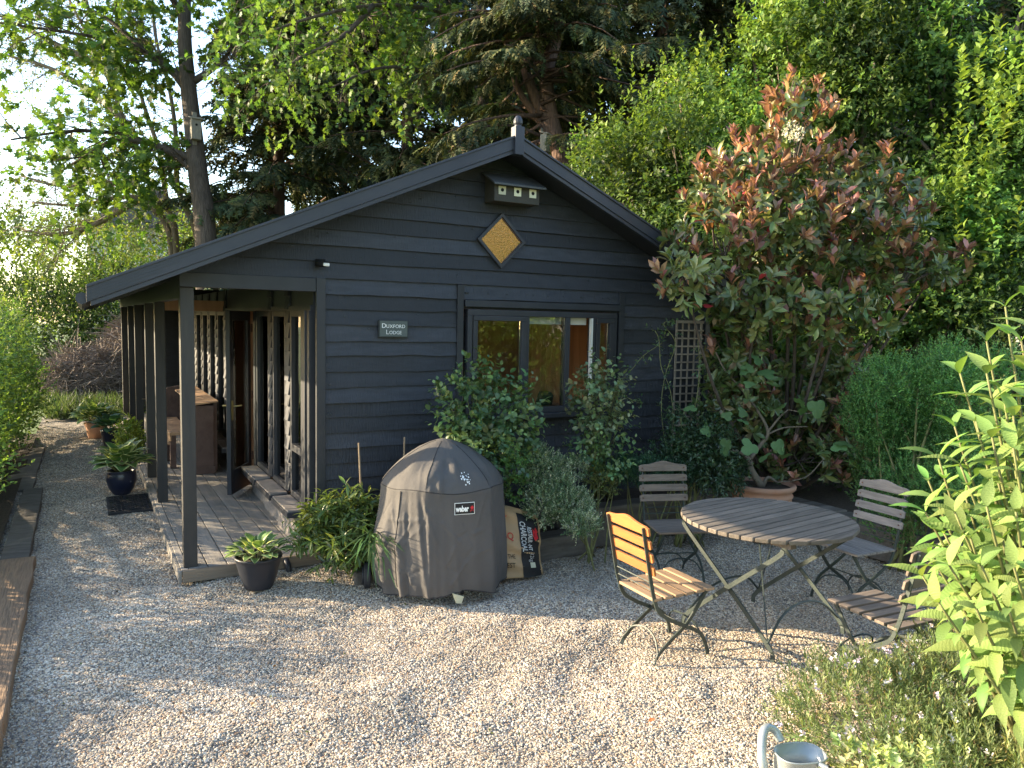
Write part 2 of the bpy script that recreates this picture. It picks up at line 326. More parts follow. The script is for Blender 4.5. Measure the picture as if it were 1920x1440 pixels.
def shoots(g, base, dr, L, k, ang=.9, t0=.1, droop=0, jit=.25):
    """k leaves set spirally along each shoot -> pos, leaf dir, leaf normal, t, shoot index"""
    N = len(base); dr = nrm(dr); t = np.linspace(t0, 1, k)[None].repeat(N, 0)+g.uniform(-.04, .04, (N, k))
    a = np.arange(k)[None]*GA+g.uniform(0, 6.28, (N, 1)); h = np.where(np.abs(dr[:, 2:3]) < .9, np.array([[0, 0, 1.]]), np.array([[1., 0, 0]]))
    u = nrm(np.cross(dr, h)); v = np.cross(dr, u)
    rad = np.cos(a)[..., None]*u[:, None]+np.sin(a)[..., None]*v[:, None]
    an = ang*(1.15-.6*t)[..., None]; ld = dr[:, None]*np.cos(an)+rad*np.sin(an)+g.normal(0, jit, (N, k, 3))
    pos = base[:, None]+dr[:, None]*(t*L[:, None])[..., None]; pos[..., 2] -= droop*(t**2)*L[:, None]
    nn = dr[:, None]*.7+np.array([0, 0, .8])+g.normal(0, .35, (N, k, 3))
    idx = np.arange(N)[:, None].repeat(k, 1)
    return pos.reshape(-1, 3), nrm(ld).reshape(-1, 3), nn.reshape(-1, 3), t.ravel(), idx.ravel()
def sph(g, n): return nrm(g.normal(0, 1, (n, 3)))
def lobe_pts(g, lobes, n, lo=.55):
    """points in the outer part of ellipsoid lobes [(c, r)], with their outward direction"""
    W = np.array([l[1][0]*l[1][1]+l[1][0]*l[1][2] for l in lobes]); i = g.choice(len(lobes), n, p=W/W.sum())
    c = np.array([l[0] for l in lobes])[i]; r = np.array([l[1] for l in lobes])[i]; u = sph(g, n); f = g.uniform(lo**2, 1, n)**.5
    return c+u*r*f[:, None], nrm(u/r), f
def pal(g, n, cols, wts=None, j=.22):
    c = np.array(cols, float)[g.choice(len(cols), n, p=None if wts is None else np.array(wts)/sum(wts))]
    return np.clip(c*np.exp(g.normal(0, j, (n, 1)))*np.exp(g.normal(0, j*.3, (n, 3))), .002, .8)
def leaf_mesh(name, T, mats, fm=None):
    me = bpy.data.meshes.new(name); me.from_pydata([tuple(v) for v in T[0]], [], [tuple(int(i) for i in f) for f in T[1]])
    for x in mats: me.materials.append(x)
    if fm is not None: me.polygons.foreach_set('material_index', fm)
    me.polygons.foreach_set('use_smooth', [True]*len(me.polygons)); me.update(); return me
def place(me, parent, pos, d, n, size, name='leaf'):
    """leaf objects sharing one mesh"""
    x = nrm(np.cross(d, n)); y = nrm(d); z = np.cross(x, y); org = np.array(wloc(parent))
    for i in range(len(pos)):
        o = bpy.data.objects.new(name, me); C.objects.link(o); o.parent = parent; s = float(size[i]); p = pos[i]-org
        o.matrix_local = Matrix(((x[i][0]*s, y[i][0]*s, z[i][0]*s, p[0]), (x[i][1]*s, y[i][1]*s, z[i][1]*s, p[1]), (x[i][2]*s, y[i][2]*s, z[i][2]*s, p[2]), (0, 0, 0, 1)))
def wood(name, paths, m, parent, n=5):
    b = MB()
    for p, r in paths: b.tube(p, r, n)
    return b.build(name, m, parent, smooth=True)

# ================================================================== SETTING
AXX, SL = 2.84, .435
def RT(x, o=0): return 3.125-SL*abs(x-AXX)-o
YG = 5.295           # face of the gable wall
ZD = .073            # top of the porch deck
b = MB(); b.add([(-90, -60, -.10), (110, -60, -.10), (110, 150, -.10), (-90, 150, -.10)], [(0, 1, 2, 3)])
m, n, l, bb = nt_of('rough_grass_ground')
tc = n.new('ShaderNodeTexCoord'); no = n.new('ShaderNodeTexNoise'); no.inputs['Scale'].default_value = 1.2; no.inputs['Detail'].default_value = 10; cr = n.new('ShaderNodeValToRGB')
cr.color_ramp.elements[0].color = (.05, .09, .02, 1); cr.color_ramp.elements[1].color = (.10, .17, .035, 1); cr.color_ramp.elements[0].position = .35; cr.color_ramp.elements[1].position = .65
l.new(tc.outputs['Object'], no.inputs['Vector']); l.new(no.outputs['Fac'], cr.inputs[0]); l.new(cr.outputs[0], bb.inputs['Base Color']); bb.inputs['Roughness'].default_value = .95
b.build('ground', m, kind='structure')
b = MB(); b.add([(3.4, 4.8, .27), (5.3, 4.8, .27), (5.3, 5.29, .27), (3.4, 5.29, .27)], [(0, 1, 2, 3)]); b.add([(5.22, 2.4, .25), (10, 2.4, .25), (10, 9, .25), (5.22, 9, .25)], [(0, 1, 2, 3)])
b.add([(1.5, 4.75, .08), (3.4, 4.7, .08), (3.4, 5.29, .14), (1.5, 5.29, .12)], [(0, 1, 2, 3)])
b.add([(-3.2, 2.4, .03), (-.55, 2.4, .03), (-.6, 12.5, .03), (-3.2, 12.5, .03)], [(0, 1, 2, 3)])
b.build('soil', M['soil'], kind='structure')

# ---- gravel: a lumpy sheet strewn with real pebbles (geometry nodes)
def gravel():
    g = np.random.default_rng(3); cs = .1; xs = np.arange(-.62, 9.01, cs); ys = np.arange(.3, 15.01, cs)
    X, Y = np.meshgrid(xs, ys, indexing='ij')
    Z = .010*np.sin(X*3.1+Y*1.7)+.008*np.sin(X*1.3-Y*4.1+1)+.009*np.sin(X*7.3+2*np.sin(Y*5.1))+.007*np.sin(Y*9.7+X*3+1.5*np.sin(X*4))+.006*np.sin(X*13+Y*6)*np.sin(Y*11-X*5)+g.normal(0, .0035, X.shape)-.012
    P = np.stack([X, Y, Z], -1).reshape(-1, 3); ny = len(ys); nx = len(xs)
    i, j = np.meshgrid(np.arange(nx-1), np.arange(ny-1), indexing='ij'); a = (i*ny+j).ravel(); F = np.stack([a, a+ny, a+ny+1, a+1], 1)
    px, py = PIX(P); D = (P-CAM) @ AX[2]
    vis = (D > .8) & (px > -260) & (px < 2180) & (py < 1640)
    dens = np.where(vis, np.clip(13500*(4.2/np.maximum(D, 1))**1.6, 0, 13500), 0)
    x, y = P[:, 0], P[:, 1]
    hole = ((x > .5) & (y > 5.22)) | ((y > 4.72) & (x > 1.5)) | ((x > 5.25) & (y > 2.5)) | (y > 13.2) | (x < -.36) & (y < 6.3)
    dens[hole & ~((x < .55) & (y < 13.2))] = 0
    hy = (x > .62) & (y > 5.4); F = F[~(hy[F].all(1))]
    me = bpy.data.meshes.new('gravel'); me.from_pydata(P.tolist(), [], F.tolist())
    at = me.attributes.new('dens', 'FLOAT', 'POINT'); at.data.foreach_set('value', dens.astype(np.float32))
    o = bpy.data.objects.new('gravel', me); C.objects.link(o); o['kind'] = 'stuff'; o['label'] = 'pale mixed gravel covering the yard and the path beside the porch'; o['category'] = 'gravel'
    # base material
    m, n, l, bb = nt_of('gravel_bed')
    tc = n.new('ShaderNodeTexCoord'); vo = n.new('ShaderNodeTexVoronoi'); vo.inputs['Scale'].default_value = 95; cr = n.new('ShaderNodeValToRGB')
    e = cr.color_ramp.elements; e[0].color = (.10, .085, .07, 1); e[1].color = (.40, .345, .28, 1); x_ = e.new(.5); x_.color = (.26, .225, .185, 1)
    sp = n.new('ShaderNodeSeparateColor'); l.new(tc.outputs['Object'], vo.inputs['Vector']); l.new(vo.outputs['Color'], sp.inputs[0]); l.new(sp.outputs[0], cr.inputs[0]); l.new(cr.outputs[0], bb.inputs['Base Color']); bb.inputs['Roughness'].default_value = .9
    bp = n.new('ShaderNodeBump'); bp.invert = True; bp.inputs['Strength'].default_value = 1; bp.inputs['Distance'].default_value = .01; l.new(vo.outputs['Distance'], bp.inputs['Height']); l.new(bp.outputs[0], bb.inputs['Normal'])
    me.materials.append(m)
    pm, n, l, bb = nt_of('pebbles')
    oi = n.new('ShaderNodeObjectInfo'); cr = n.new('ShaderNodeValToRGB'); cr.color_ramp.interpolation = 'CONSTANT'
    cols = [(0, (.49, .405, .30)), (.14, (.63, .555, .45)), (.30, (.40, .31, .22)), (.42, (.24, .21, .19)), (.54, (.54, .435, .31)), (.66, (.70, .64, .54)), (.78, (.15, .14, .135)), (.84, (.42, .375, .33)), (.94, (.40, .26, .16))]
    e = cr.color_ramp.elements; e[0].position = 0; e[0].color = (*cols[0][1], 1); e[1].position = cols[-1][0]; e[1].color = (*cols[-1][1], 1)
    for p, c in cols[1:-1]: x_ = e.new(p); x_.color = (*c, 1)
    l.new(oi.outputs['Random'], cr.inputs[0]); nl = n.new('ShaderNodeTexNoise'); nl.inputs['Scale'].default_value = 1.6; nl.inputs['Detail'].default_value = 5; l.new(oi.outputs['Location'], nl.inputs['Vector']); ml_ = n.new('ShaderNodeMapRange'); ml_.inputs['From Min'].default_value = .3; ml_.inputs['From Max'].default_value = .7; ml_.inputs['To Min'].default_value = .72; ml_.inputs['To Max'].default_value = 1.12; l.new(nl.outputs['Fac'], ml_.inputs['Value']); hv_ = n.new('ShaderNodeHueSaturation'); l.new(ml_.outputs[0], hv_.inputs['Value']); l.new(cr.outputs[0], hv_.inputs['Color']); l.new(hv_.outputs[0], bb.inputs['Base Color']); bb.inputs['Roughness'].default_value = .75; bb.inputs['Specular IOR Level'].default_value = .3
    # GN
    ng = bpy.data.node_groups.new('pebble_scatter', 'GeometryNodeTree'); ng.interface.new_socket('Geometry', in_out='INPUT', socket_type='NodeSocketGeometry'); ng.interface.new_socket('Geometry', in_out='OUTPUT', socket_type='NodeSocketGeometry')
    N = ng.nodes; Lk = ng.links; gi = N.new('NodeGroupInput'); go = N.new('NodeGroupOutput')
    dp = N.new('GeometryNodeDistributePointsOnFaces'); na = N.new('GeometryNodeInputNamedAttribute'); na.data_type = 'FLOAT'; na.inputs['Name'].default_value = 'dens'
    Lk.new(gi.outputs[0], dp.inputs['Mesh']); Lk.new(na.outputs['Attribute'], dp.inputs['Density'])
    ico = N.new('GeometryNodeMeshIcoSphere'); ico.inputs['Radius'].default_value = 1; ico.inputs['Subdivisions'].default_value = 1
    sp_ = N.new('GeometryNodeSetPosition'); nz = N.new('ShaderNodeTexNoise'); nz.inputs['Scale'].default_value = 1.3
    sb = N.new('ShaderNodeVectorMath'); sb.operation = 'SUBTRACT'; sb.inputs[1].default_value = (.5, .5, .5); sc = N.new('ShaderNodeVectorMath'); sc.operation = 'SCALE'; sc.inputs['Scale'].default_value = 1.3
    Lk.new(nz.outputs['Color'], sb.inputs[0]); Lk.new(sb.outputs[0], sc.inputs[0]); Lk.new(ico.outputs['Mesh'], sp_.inputs['Geometry']); Lk.new(sc.outputs[0], sp_.inputs['Offset'])
    sm = N.new('GeometryNodeSetMaterial'); sm.inputs['Material'].default_value = pm; Lk.new(sp_.outputs[0], sm.inputs['Geometry'])
    ip = N.new('GeometryNodeInstanceOnPoints'); Lk.new(dp.outputs['Points'], ip.inputs['Points']); Lk.new(sm.outputs[0], ip.inputs['Instance'])
    rr = N.new('FunctionNodeRandomValue'); rr.data_type = 'FLOAT_VECTOR'; rr.inputs[0].default_value = (-.5, -.5, 0); rr.inputs[1].default_value = (.5, .5, 6.28); Lk.new(rr.outputs[0], ip.inputs['Rotation'])
    rs = N.new('FunctionNodeRandomValue'); rs.data_type = 'FLOAT_VECTOR'; rs.inputs[0].default_value = (.0038, .0034, .0024); rs.inputs[1].default_value = (.0098, .0072, .0050); rs.inputs['Seed'].default_value = 5; Lk.new(rs.outputs[0], ip.inputs['Scale'])
    jg = N.new('GeometryNodeJoinGeometry'); Lk.new(gi.outputs[0], jg.inputs[0]); Lk.new(ip.outputs[0], jg.inputs[0]); Lk.new(jg.outputs[0], go.inputs[0])
    md = o.modifiers.new('pebbles', 'NODES'); md.node_group = ng
    return o
gravel()

# ================================================================== LODGE
lodge = thing('garden_lodge', 'black weatherboarded garden lodge with a wide gable, open side porch and dark roof', 'lodge', (AXX, YG, 0))
WV = np.random.default_rng(11)
def wboard(x0b, x1b, x0t, x1t, z0, z1, y=YG, mt='black', seg=13, side=None):
    """one lapped board: thick lower edge standing proud, thin top tucked under the next"""
    V = []; F = []; w1 = np.convolve(WV.normal(0, .0042, seg+3), [.3, .4, .3], 'valid'); w2 = np.convolve(WV.normal(0, .004, seg+3), [.3, .4, .3], 'valid'); pb = .024+WV.uniform(-.002, .003); pt = .007
    for i in range(seg+1):
        t = i/seg; xb = x0b+(x1b-x0b)*t; xt = x0t+(x1t-x0t)*t
        q = [(xb, y-pb-w2[i], z0+w1[i]), (xt, y-pt, z1), (xt, y-.0005, z1), (xb, y-.0005, z0+w1[i])]
        if side is not None: q = [(side-(y-p[1]), p[0], p[2]) for p in q]
        V += q
    for i in range(seg):
        a = i*4; c = a+4; F += [(a, c, c+1, a+1), (a+3, a, a+1, a+2)[:0] or (a+3, c+3, c, a)]
    F += [(0, 1, 2, 3), tuple(seg*4+k for k in (3, 2, 1, 0))]
    bb = MB(); bb.add(V, F); return bb.build('weatherboard', M[mt], lodge)
zs = [.10, .225, .355, .47, .587, .701, .811, .924, 1.037, 1.142, 1.251, 1.366, 1.482, 1.585, 1.704, 1.814, 1.92, 2.03]
for a, c in zip(zs[:-1], zs[1:]):
    wboard(1.488, 2.514, 1.488, 2.514, a, c+.004)
    wboard(4.137, 5.10, 4.137, 5.10, a, c+.004)
    if c < .95: wboard(2.569, 4.079, 2.569, 4.079, a, c+.004)
    if a > 1.9: wboard(2.569, 4.079, 2.569, 4.079, a, c+.004)
z = 2.03; hs_ = .1135
while z < 3.02:
    z1 = min(z+hs_, 3.045)
    def lim(zz): return max(-2.33, -(3.055-zz)/SL) if True else 0
    wboard(max(.50, AXX+lim(z)), min(5.14, AXX-lim(z)), max(.50, AXX+lim(z1)), min(5.14, AXX-lim(z1)), z, z1+.004, seg=14)
    z += hs_
q = MB()
for k in range(150):
    x, z = WV.uniform(1.52, 5.0), WV.uniform(.5, 2.0)
    if k % 3: x = WV.choice([1.52, 2.49, 2.6, 4.16, 4.9])+WV.normal(0, .006); z = WV.choice(zs[3:-1])+.03
    if 2.57 < x < 4.08 and z > .9: z = 1.97
    if k % 5 == 0: x = WV.uniform(1.2, 4.3); z = min(2.03+WV.uniform(.03, .8), RT(x, .2))
    s_ = WV.uniform(.0018, .0035); q.poly([(x+s_*math.cos(a)*WV.uniform(.7, 1.4), z+s_*math.sin(a)) for a in np.linspace(0, 6.28, 7)[:-1]], 'y', YG-.034, YG-.016)
q.build('nail_heads', M['birdslate'], lodge, kind='stuff')
# wall carcass behind the boards
def part(name, mt, fn, parent=lodge, **kw):
    bb = MB(); fn(bb); return bb.build(name, M[mt], parent, **kw)
part('wall', 'black', lambda q: (q.box(1.45, 2.58, YG+.002, YG+.08, .02, 2.04), q.box(2.58, 4.07, YG+.002, YG+.08, .02, 1.0), q.box(2.58, 4.07, YG+.002, YG+.08, 1.845, 2.04), q.box(4.07, 5.13, YG+.002, YG+.08, .02, 2.04),
     q.poly([(.55, 2.042), (5.13, 2.042), (5.13, 2.05), (2.85, 3.03), (2.83, 3.03), (.55, 2.05)], 'y', YG+.002, YG+.08), q.box(5.05, 5.13, YG+.082, 14.3, .02, 2.04), q.box(.6, 5.13, 14.22, 14.3, .02, 2.2)))
for x0, x1, zt, pr in ((1.424, 1.487, 2.028, .036), (2.515, 2.568, 2.026, .034), (4.08, 4.136, 2.026, .034)):
    part('corner_board' if x0 < 1.5 else 'trim_board', 'blacktrim', lambda q: q.box(x0, x1, YG-pr, YG-.001, .09, zt), bevel=.002)
part('corner_board', 'blacktrim', lambda q: q.box(5.101, 5.16, YG-.034, YG-.001, .09, 2.02))
part('beam', 'blacktrim', lambda q: q.box(.545, 1.4235, YG-.03, YG+.05, 1.932, 2.026), bevel=.003)
part('beam', 'blacktrim', lambda q: q.box(.553, .625, YG+.052, 14.2, 1.86, 2.02), bevel=.003)
# posts
for y in (YG, 7.29, 8.47, 10.22, 11.72, 13.75):
    part('post', 'post', lambda q: q.box(.548, .633, y-.005, y+.082, ZD, 1.931 if y == YG else 1.859), bevel=.004)
# roof
def slab(q, x0, x1, y0, y1, ot, ob): q.poly([(x0, RT(x0, ot)), (x1, RT(x1, ot)), (x1, RT(x1, ob)), (x0, RT(x0, ob))], 'y', y0, y1)
rf = part('roof', 'roof', lambda q: (slab(q, .035, AXX, 4.967, 14.45, .012, .07), slab(q, AXX+.001, 5.645, 4.967, 14.45, .012, .07)))
for x0, x1 in ((.022, AXX-.022), (AXX+.022, 5.66)):
    part('bargeboard', 'barge', lambda q: (slab(q, x0, x1, 4.94, 4.964, 0, .088), slab(q, x0, x1, 4.928, 4.966, -.012, .004)), bevel=.002)
    part('bargeboard_trim', 'barge', lambda q: slab(q, x0+.02 if x0 < 1 else x0, x1-.0 if x0 < 1 else x1-.02, 4.95, 4.985, .0885, .118), bevel=.002)
    part('bargeboard', 'barge', lambda q: slab(q, x0-.004, x1+.004, 14.46, 14.49, 0, .11))
    part('soffit', 'blacktrim', lambda q: slab(q, max(x0, .04), min(x1, 5.64), 4.99, YG-.04, .072, .085))
# verge sheet ribs at the eave tip
for k in range(4):
    part('verge_rib', 'barge', lambda q: q.poly([(.02, RT(.02, .02+k*.018)), (.02, RT(.02, .024+k*.018)), (.62-.1*k, RT(.62-.1*k, .024+k*.018)), (.62-.1*k, RT(.62-.1*k, .02+k*.018))], 'y', 4.936, 4.9399))
part('gutter', 'barge', lambda q: q.tube([(0.0, 5.0, 1.835), (0.0, 14.4, 1.835)], .035, 8))
part('finial', 'barge', lambda q: (q.box(AXX-.038, AXX+.038, 4.915, 4.985, 2.985, 3.19), q.lathe([(.0, 0), (.028, 0), (.026, .01), (.034, .025), (.036, .04), (.03, .06), (.018, .078), (0, .085)], 12, (AXX, 4.95, 3.19))), smooth=False, bevel=.002)
# rafters and ceiling of the porch
for y in np.arange(5.9, 14, .62):
    part('rafter', 'blacktrim', lambda q: q.poly([(.1, RT(.1, .072)), (1.42, RT(1.42, .072)), (1.42, RT(1.42, .15)), (.1, RT(.1, .13))], 'y', y, y+.045))
part('porch_ceiling_beam', 'pine', lambda q: q.box(.64, 1.42, 9.2, 9.26, 1.80, 1.92))
# ---- gable window
win = part('window', 'blacktrim', lambda q: (q.box(2.60, 4.05, YG-.045, YG+.03, 1.795, 1.842), q.box(2.60, 4.05, YG-.045, YG+.03, 1.005, 1.05), q.box(2.60, 2.642, YG-.045, YG+.03, 1.0505, 1.7945), q.box(4.008, 4.05, YG-.045, YG+.03, 1.0505, 1.7945),
     q.box(3.125, 3.16, YG-.044, YG+.03, 1.0505, 1.7945), q.box(3.515, 3.56, YG-.044, YG+.03, 1.0505, 1.7945), q.box(3.79, 3.825, YG-.044, YG+.03, 1.0505, 1.7945)), bevel=.003)
sash = part('casement', 'blacktrim', lambda q: (q.box(2.645, 3.122, YG-.055, YG-.01, 1.755, 1.794), q.box(2.645, 3.122, YG-.055, YG-.01, 1.052, 1.092), q.box(2.645, 2.684, YG-.055, YG-.01, 1.093, 1.754), q.box(3.083, 3.122, YG-.055, YG-.01, 1.093, 1.754)), win, bevel=.003)
for x0, x1, z0, z1 in ((2.685, 3.082, 1.093, 1.754), (3.161, 3.514, 1.051, 1.794), (3.866, 3.968, 1.093, 1.752)):
    part('pane', 'glass', lambda q: q.box(x0, x1, YG-.02, YG-.014, z0, z1), win)
part('casement', 'blacktrim', lambda q: (q.box(3.826, 4.007, YG-.055, YG-.01, 1.753, 1.794), q.box(3.826, 4.007, YG-.055, YG-.01, 1.052, 1.092), q.box(3.826, 3.865, YG-.055, YG-.01, 1.093, 1.752), q.box(3.969, 4.007, YG-.055, YG-.01, 1.093, 1.752)), win, bevel=.003)
part('stay_edge', 'white', lambda q: (q.box(3.775, 3.7895, YG-.05, YG-.015, 1.052, 1.793),), win)
part('window_sill', 'blacktrim', lambda q: q.box(2.57, 4.078, YG-.10, YG+.03, .962, 1.003), win, bevel=.004)
part('drip_board', 'blacktrim', lambda q: q.box(2.575, 4.075, YG-.05, YG-.002, 1.86, 1.912), win, bevel=.003)
part('blind', 'white', lambda q: (q.box(3.165, 3.78, YG+.04, YG+.06, 1.735, 1.80),), win)
# ---- diamond window
dm = MB(); cx, cz, hw = 2.886, 2.385, .216
for a, r0, r1 in ((0, hw, hw-.03),):
    o_ = [(cx, cz+r0), (cx+r0, cz), (cx, cz-r0), (cx-r0, cz)]; i_ = [(cx, cz+r1), (cx+r1, cz), (cx, cz-r1), (cx-r1, cz)]
    for k in range(4): k2 = (k+1) % 4; dm.poly([o_[k], o_[k2], i_[k2], i_[k]], 'y', YG-.052, YG-.004)
dw = dm.build('diamond_window', M['blacktrim'], lodge)
part('pane', 'goldreflect', lambda q: q.poly([(cx, cz+hw-.031), (cx+hw-.031, cz), (cx, cz-hw+.031), (cx-hw+.031, cz)], 'y', YG-.034, YG-.028), dw)
rim = MB()
for r0, r1 in ((hw-.031, hw-.039),):
    o_ = [(cx, cz+r0), (cx+r0, cz), (cx, cz-r0), (cx-r0, cz)]; i_ = [(cx, cz+r1), (cx+r1, cz), (cx, cz-r1), (cx-r1, cz)]
    for k in range(4): k2 = (k+1) % 4; rim.poly([o_[k], o_[k2], i_[k2], i_[k]], 'y', YG-.040, YG-.0345)
rim.build('inner_bead', M['brownbench'], dw)
# ---- glazed porch wall (faces -x), XW = its face
XW = 1.43
def strip(y0, y1):
    for a, c in zip(zs[2:-1], zs[3:]): wboard(y0, y1, y0, y1, a, c+.004, y=XW, seg=1, side=XW)
part('wall', 'blacktrim', lambda q: (q.box(XW+.002, XW+.06, 5.376, 13.9, 1.84, 2.04), q.box(XW-.02, XW+.04, 5.376, 13.9, 1.80, 1.839)))
segs = [(5.56, 6.02, 1), (6.17, 6.66, 0), (6.80, 7.36, 0), (8.55, 9.05, 0), (9.2, 9.7, 0), (9.85, 10.35, 0), (10.5, 11.0, 0), (11.15, 11.65, 0), (11.8, 12.3, 0), (12.45, 12.95, 0), (13.1, 13.7, 0)]
for i, (y0, y1, low) in enumerate(segs):
    z0 = .335
    def fr(q):
        q.box(XW-.012, XW+.05, y0, y0+.045, z0, 1.80); q.box(XW-.012, XW+.05, y1-.045, y1, z0, 1.80)
        q.box(XW-.012, XW+.05, y0+.0455, y1-.0455, 1.755, 1.80); q.box(XW-.012, XW+.05, y0+.0455, y1-.0455, z0, z0+.045)
        if low: q.box(XW-.016, XW+.05, y0+.0455, y1-.0455, .70, .755)
    f = part('window', 'blacktrim', fr, bevel=.003)
    part('pane', 'glassdoor', lambda q: q.box(XW+.016, XW+.022, y0+.046, y1-.046, (.756 if low else z0+.046), 1.754), f)
    if low: part('pane', 'glassdoor', lambda q: q.box(XW+.016, XW+.022, y0+.046, y1-.046, z0+.046, .699), f)
    part('window_sill', 'deckfascia' if 0 else 'blacktrim', lambda q: q.box(XW-.16, XW-.014, y0-.06, y1+.02, z0-.06, z0-.018, ), f, bevel=.004)
    part('window_sill', 'greywood', lambda q: q.box(XW-.15, XW-.015, y0-.05, y1+.01, z0-.0175, z0-.004), f)
prev = 5.45
for (y0, y1, low) in segs:
    if y0-prev < .3 and y0 > 5.6: strip(prev+.01, y0-.008)
    prev = y1
part('jamb', 'blacktrim', lambda q: (q.box(XW-.03, XW+.06, 5.376, 5.44, .07, 1.80), q.box(XW-.045, XW+.04, 5.4405, 5.555, .07, 1.80)), bevel=.003)
part('jamb', 'blacktrim', lambda q: (q.box(XW-.02, XW+.06, 7.37, 7.46, .07, 1.80), q.box(XW-.02, XW+.06, 8.42, 8.54, .07, 1.80)), bevel=.003)
part('plinth', 'greywood', lambda q: (q.box(XW-.02, XW+.06, 5.45, 7.369, .06, .27), q.box(XW-.02, XW+.06, 8.541, 13.8, .06, .27)))
for y0, y1, x in ((5.45, 6.08, .10), (6.10, 6.72, .075), (6.74, 7.40, .05)):
    part('plinth_block', 'greywood', lambda q: q.box(XW-x, XW-.021, y0, y1, .074, .272), bevel=.004)
# door leaf, swung open towards the yard
DH = Vector((1.40, 7.62, 0)); DF = Vector((1.135, 7.17, 0)); dv = (DF-DH); DL = dv.length; dv.normalize(); dn = Vector((-dv.y, dv.x, 0))
def dbox(q, s0, s1, z0, z1, t0=-.02, t1=.02):
    vs = [DH+dv*s+dn*t+Vector((0, 0, z)) for s in (s0, s1) for t in (t0, t1) for z in (z0, z1)]
    q.add(vs, [(0, 1, 3, 2), (4, 6, 7, 5), (0, 4, 5, 1), (2, 3, 7, 6), (0, 2, 6, 4), (1, 5, 7, 3)])
door = part('door', 'blacktrim', lambda q: (dbox(q, 0, .07, .11, 1.80), dbox(q, DL-.075, DL, .11, 1.80), dbox(q, .0705, DL-.0755, 1.71, 1.80), dbox(q, .0705, DL-.0755, .11, .33)), bevel=.003)
part('pane', 'glassdoor', lambda q: dbox(q, .071, DL-.076, .331, 1.709, -.004, .004), door)
part('handle', 'brass', lambda q: (dbox(q, DL-.052, DL-.022, .80, .98, -.026, -.0205), q.tube([DH+dv*(DL-.037)-dn*.026+Vector((0, 0, .93)), DH+dv*(DL-.037)-dn*.065+Vector((0, 0, .93)), DH+dv*(DL-.14)-dn*.068+Vector((0, 0, .925))], .007, 6),
     dbox(q, DL-.052, DL-.022, .80, .98, .0205, .026), q.tube([DH+dv*(DL-.037)+dn*.026+Vector((0, 0, .93)), DH+dv*(DL-.037)+dn*.065+Vector((0, 0, .93)), DH+dv*(DL-.14)+dn*.068+Vector((0, 0, .925))], .007, 6)), door)
for zz in (.35, .95, 1.6): part('hinge', 'rust', lambda q: q.tube([DH+dn*.03+Vector((0, 0, zz)), DH+dn*.03+Vector((0, 0, zz+.08))], .009, 6), door)
# ---- room seen through the panes
part('floor', 'pine', lambda q: q.box(1.50, 5.04, 5.38, 11, .06, .10))
xx = 1.5
while xx < 5.0:
    part('wall_panel', 'pine', lambda q: q.box(xx, xx+.118, 8.6, 8.63, .101, 2.3), bevel=.003); xx += .12
yy = 5.4
while yy < 8.55:
    part('wall_panel', 'pine', lambda q: q.box(5.015, 5.045, yy, yy+.118, .101, 2.2), bevel=.003); yy += .12
part('ceiling', 'white', lambda q: q.box(1.5, 5.04, 5.38, 11, 2.3, 2.33))
part('inner_door', 'pine', lambda q: (q.box(4.3, 4.95, 8.54, 8.58, .101, 1.8), q.box(4.36, 4.89, 8.53, 8.539, .25, .85), q.box(4.36, 4.89, 8.53, 8.539, 1.0, 1.7)), bevel=.005)
part('radiator', 'white', lambda q: [q.box(4.0+k*.035, 4.028+k*.035, 8.45, 8.5, .35, .95) for k in range(8)])
part('picture_frame', 'hole', lambda q: q.box(3.85, 4.2, 8.56, 8.59, 1.25, 1.75))
sp = MB(); sp.poly([(3.33, 1.052), (3.46, 1.052), (3.475, 1.13), (3.44, 1.165), (3.37, 1.165)], 'y', YG+.05, YG+.13)
tag(sp.build('speaker', M['darkfabric'], bevel=.006), 'small black speaker on the window ledge inside the lodge', 'speaker')
part('window_board', 'pine', lambda q: q.box(2.6, 4.05, YG+.031, YG+.2, 1.02, 1.051))
tag(part('ornament', 'pebblepot', lambda q: q.box(1.50, 1.55, 5.70, 5.75, .10, .52), None), 'orange pillar ornament standing behind the low corner pane of the lodge', 'ornament')

# ================================================================== DECK
deck = thing('porch_deck', 'weathered grey timber deck under the porch of the black lodge', 'deck', (.53, 5.26, 0))
part('edge_board', 'deck', lambda q: q.box(.53, .572, 5.262, 14.2, ZD-.035, ZD), deck, bevel=.003)
part('fascia', 'deckfascia', lambda q: q.box(.535, 1.45, 5.235, 5.259, -.01, ZD+.001), deck, bevel=.003)
part('fascia', 'deck', lambda q: q.box(.51, .529, 5.238, 14.2, -.01, ZD-.006), deck, bevel=.002)
x = .577
for k in range(7):
    w_ = .1155
    part('deck_board', 'deck', lambda q: q.box(x, x+w_, 5.262+.001*k, 14.2, ZD-.03, ZD-.0005*(k % 3)), deck, bevel=.003); x += w_+.007
part('joist', 'deckfascia', lambda q: q.box(.58, 1.42, 5.3, 14, -.01, .03), deck)
tag(part('drain_pipe', 'greypot', lambda q: q.tube(curve([(1.20, 5.235, .05), (1.20, 5.20, .045), (1.205, 5.18, .02), (1.205, 5.175, -.02)], 4), .022, 10), None, smooth=True), 'short grey pipe stub poking out of the deck fascia', 'pipe')

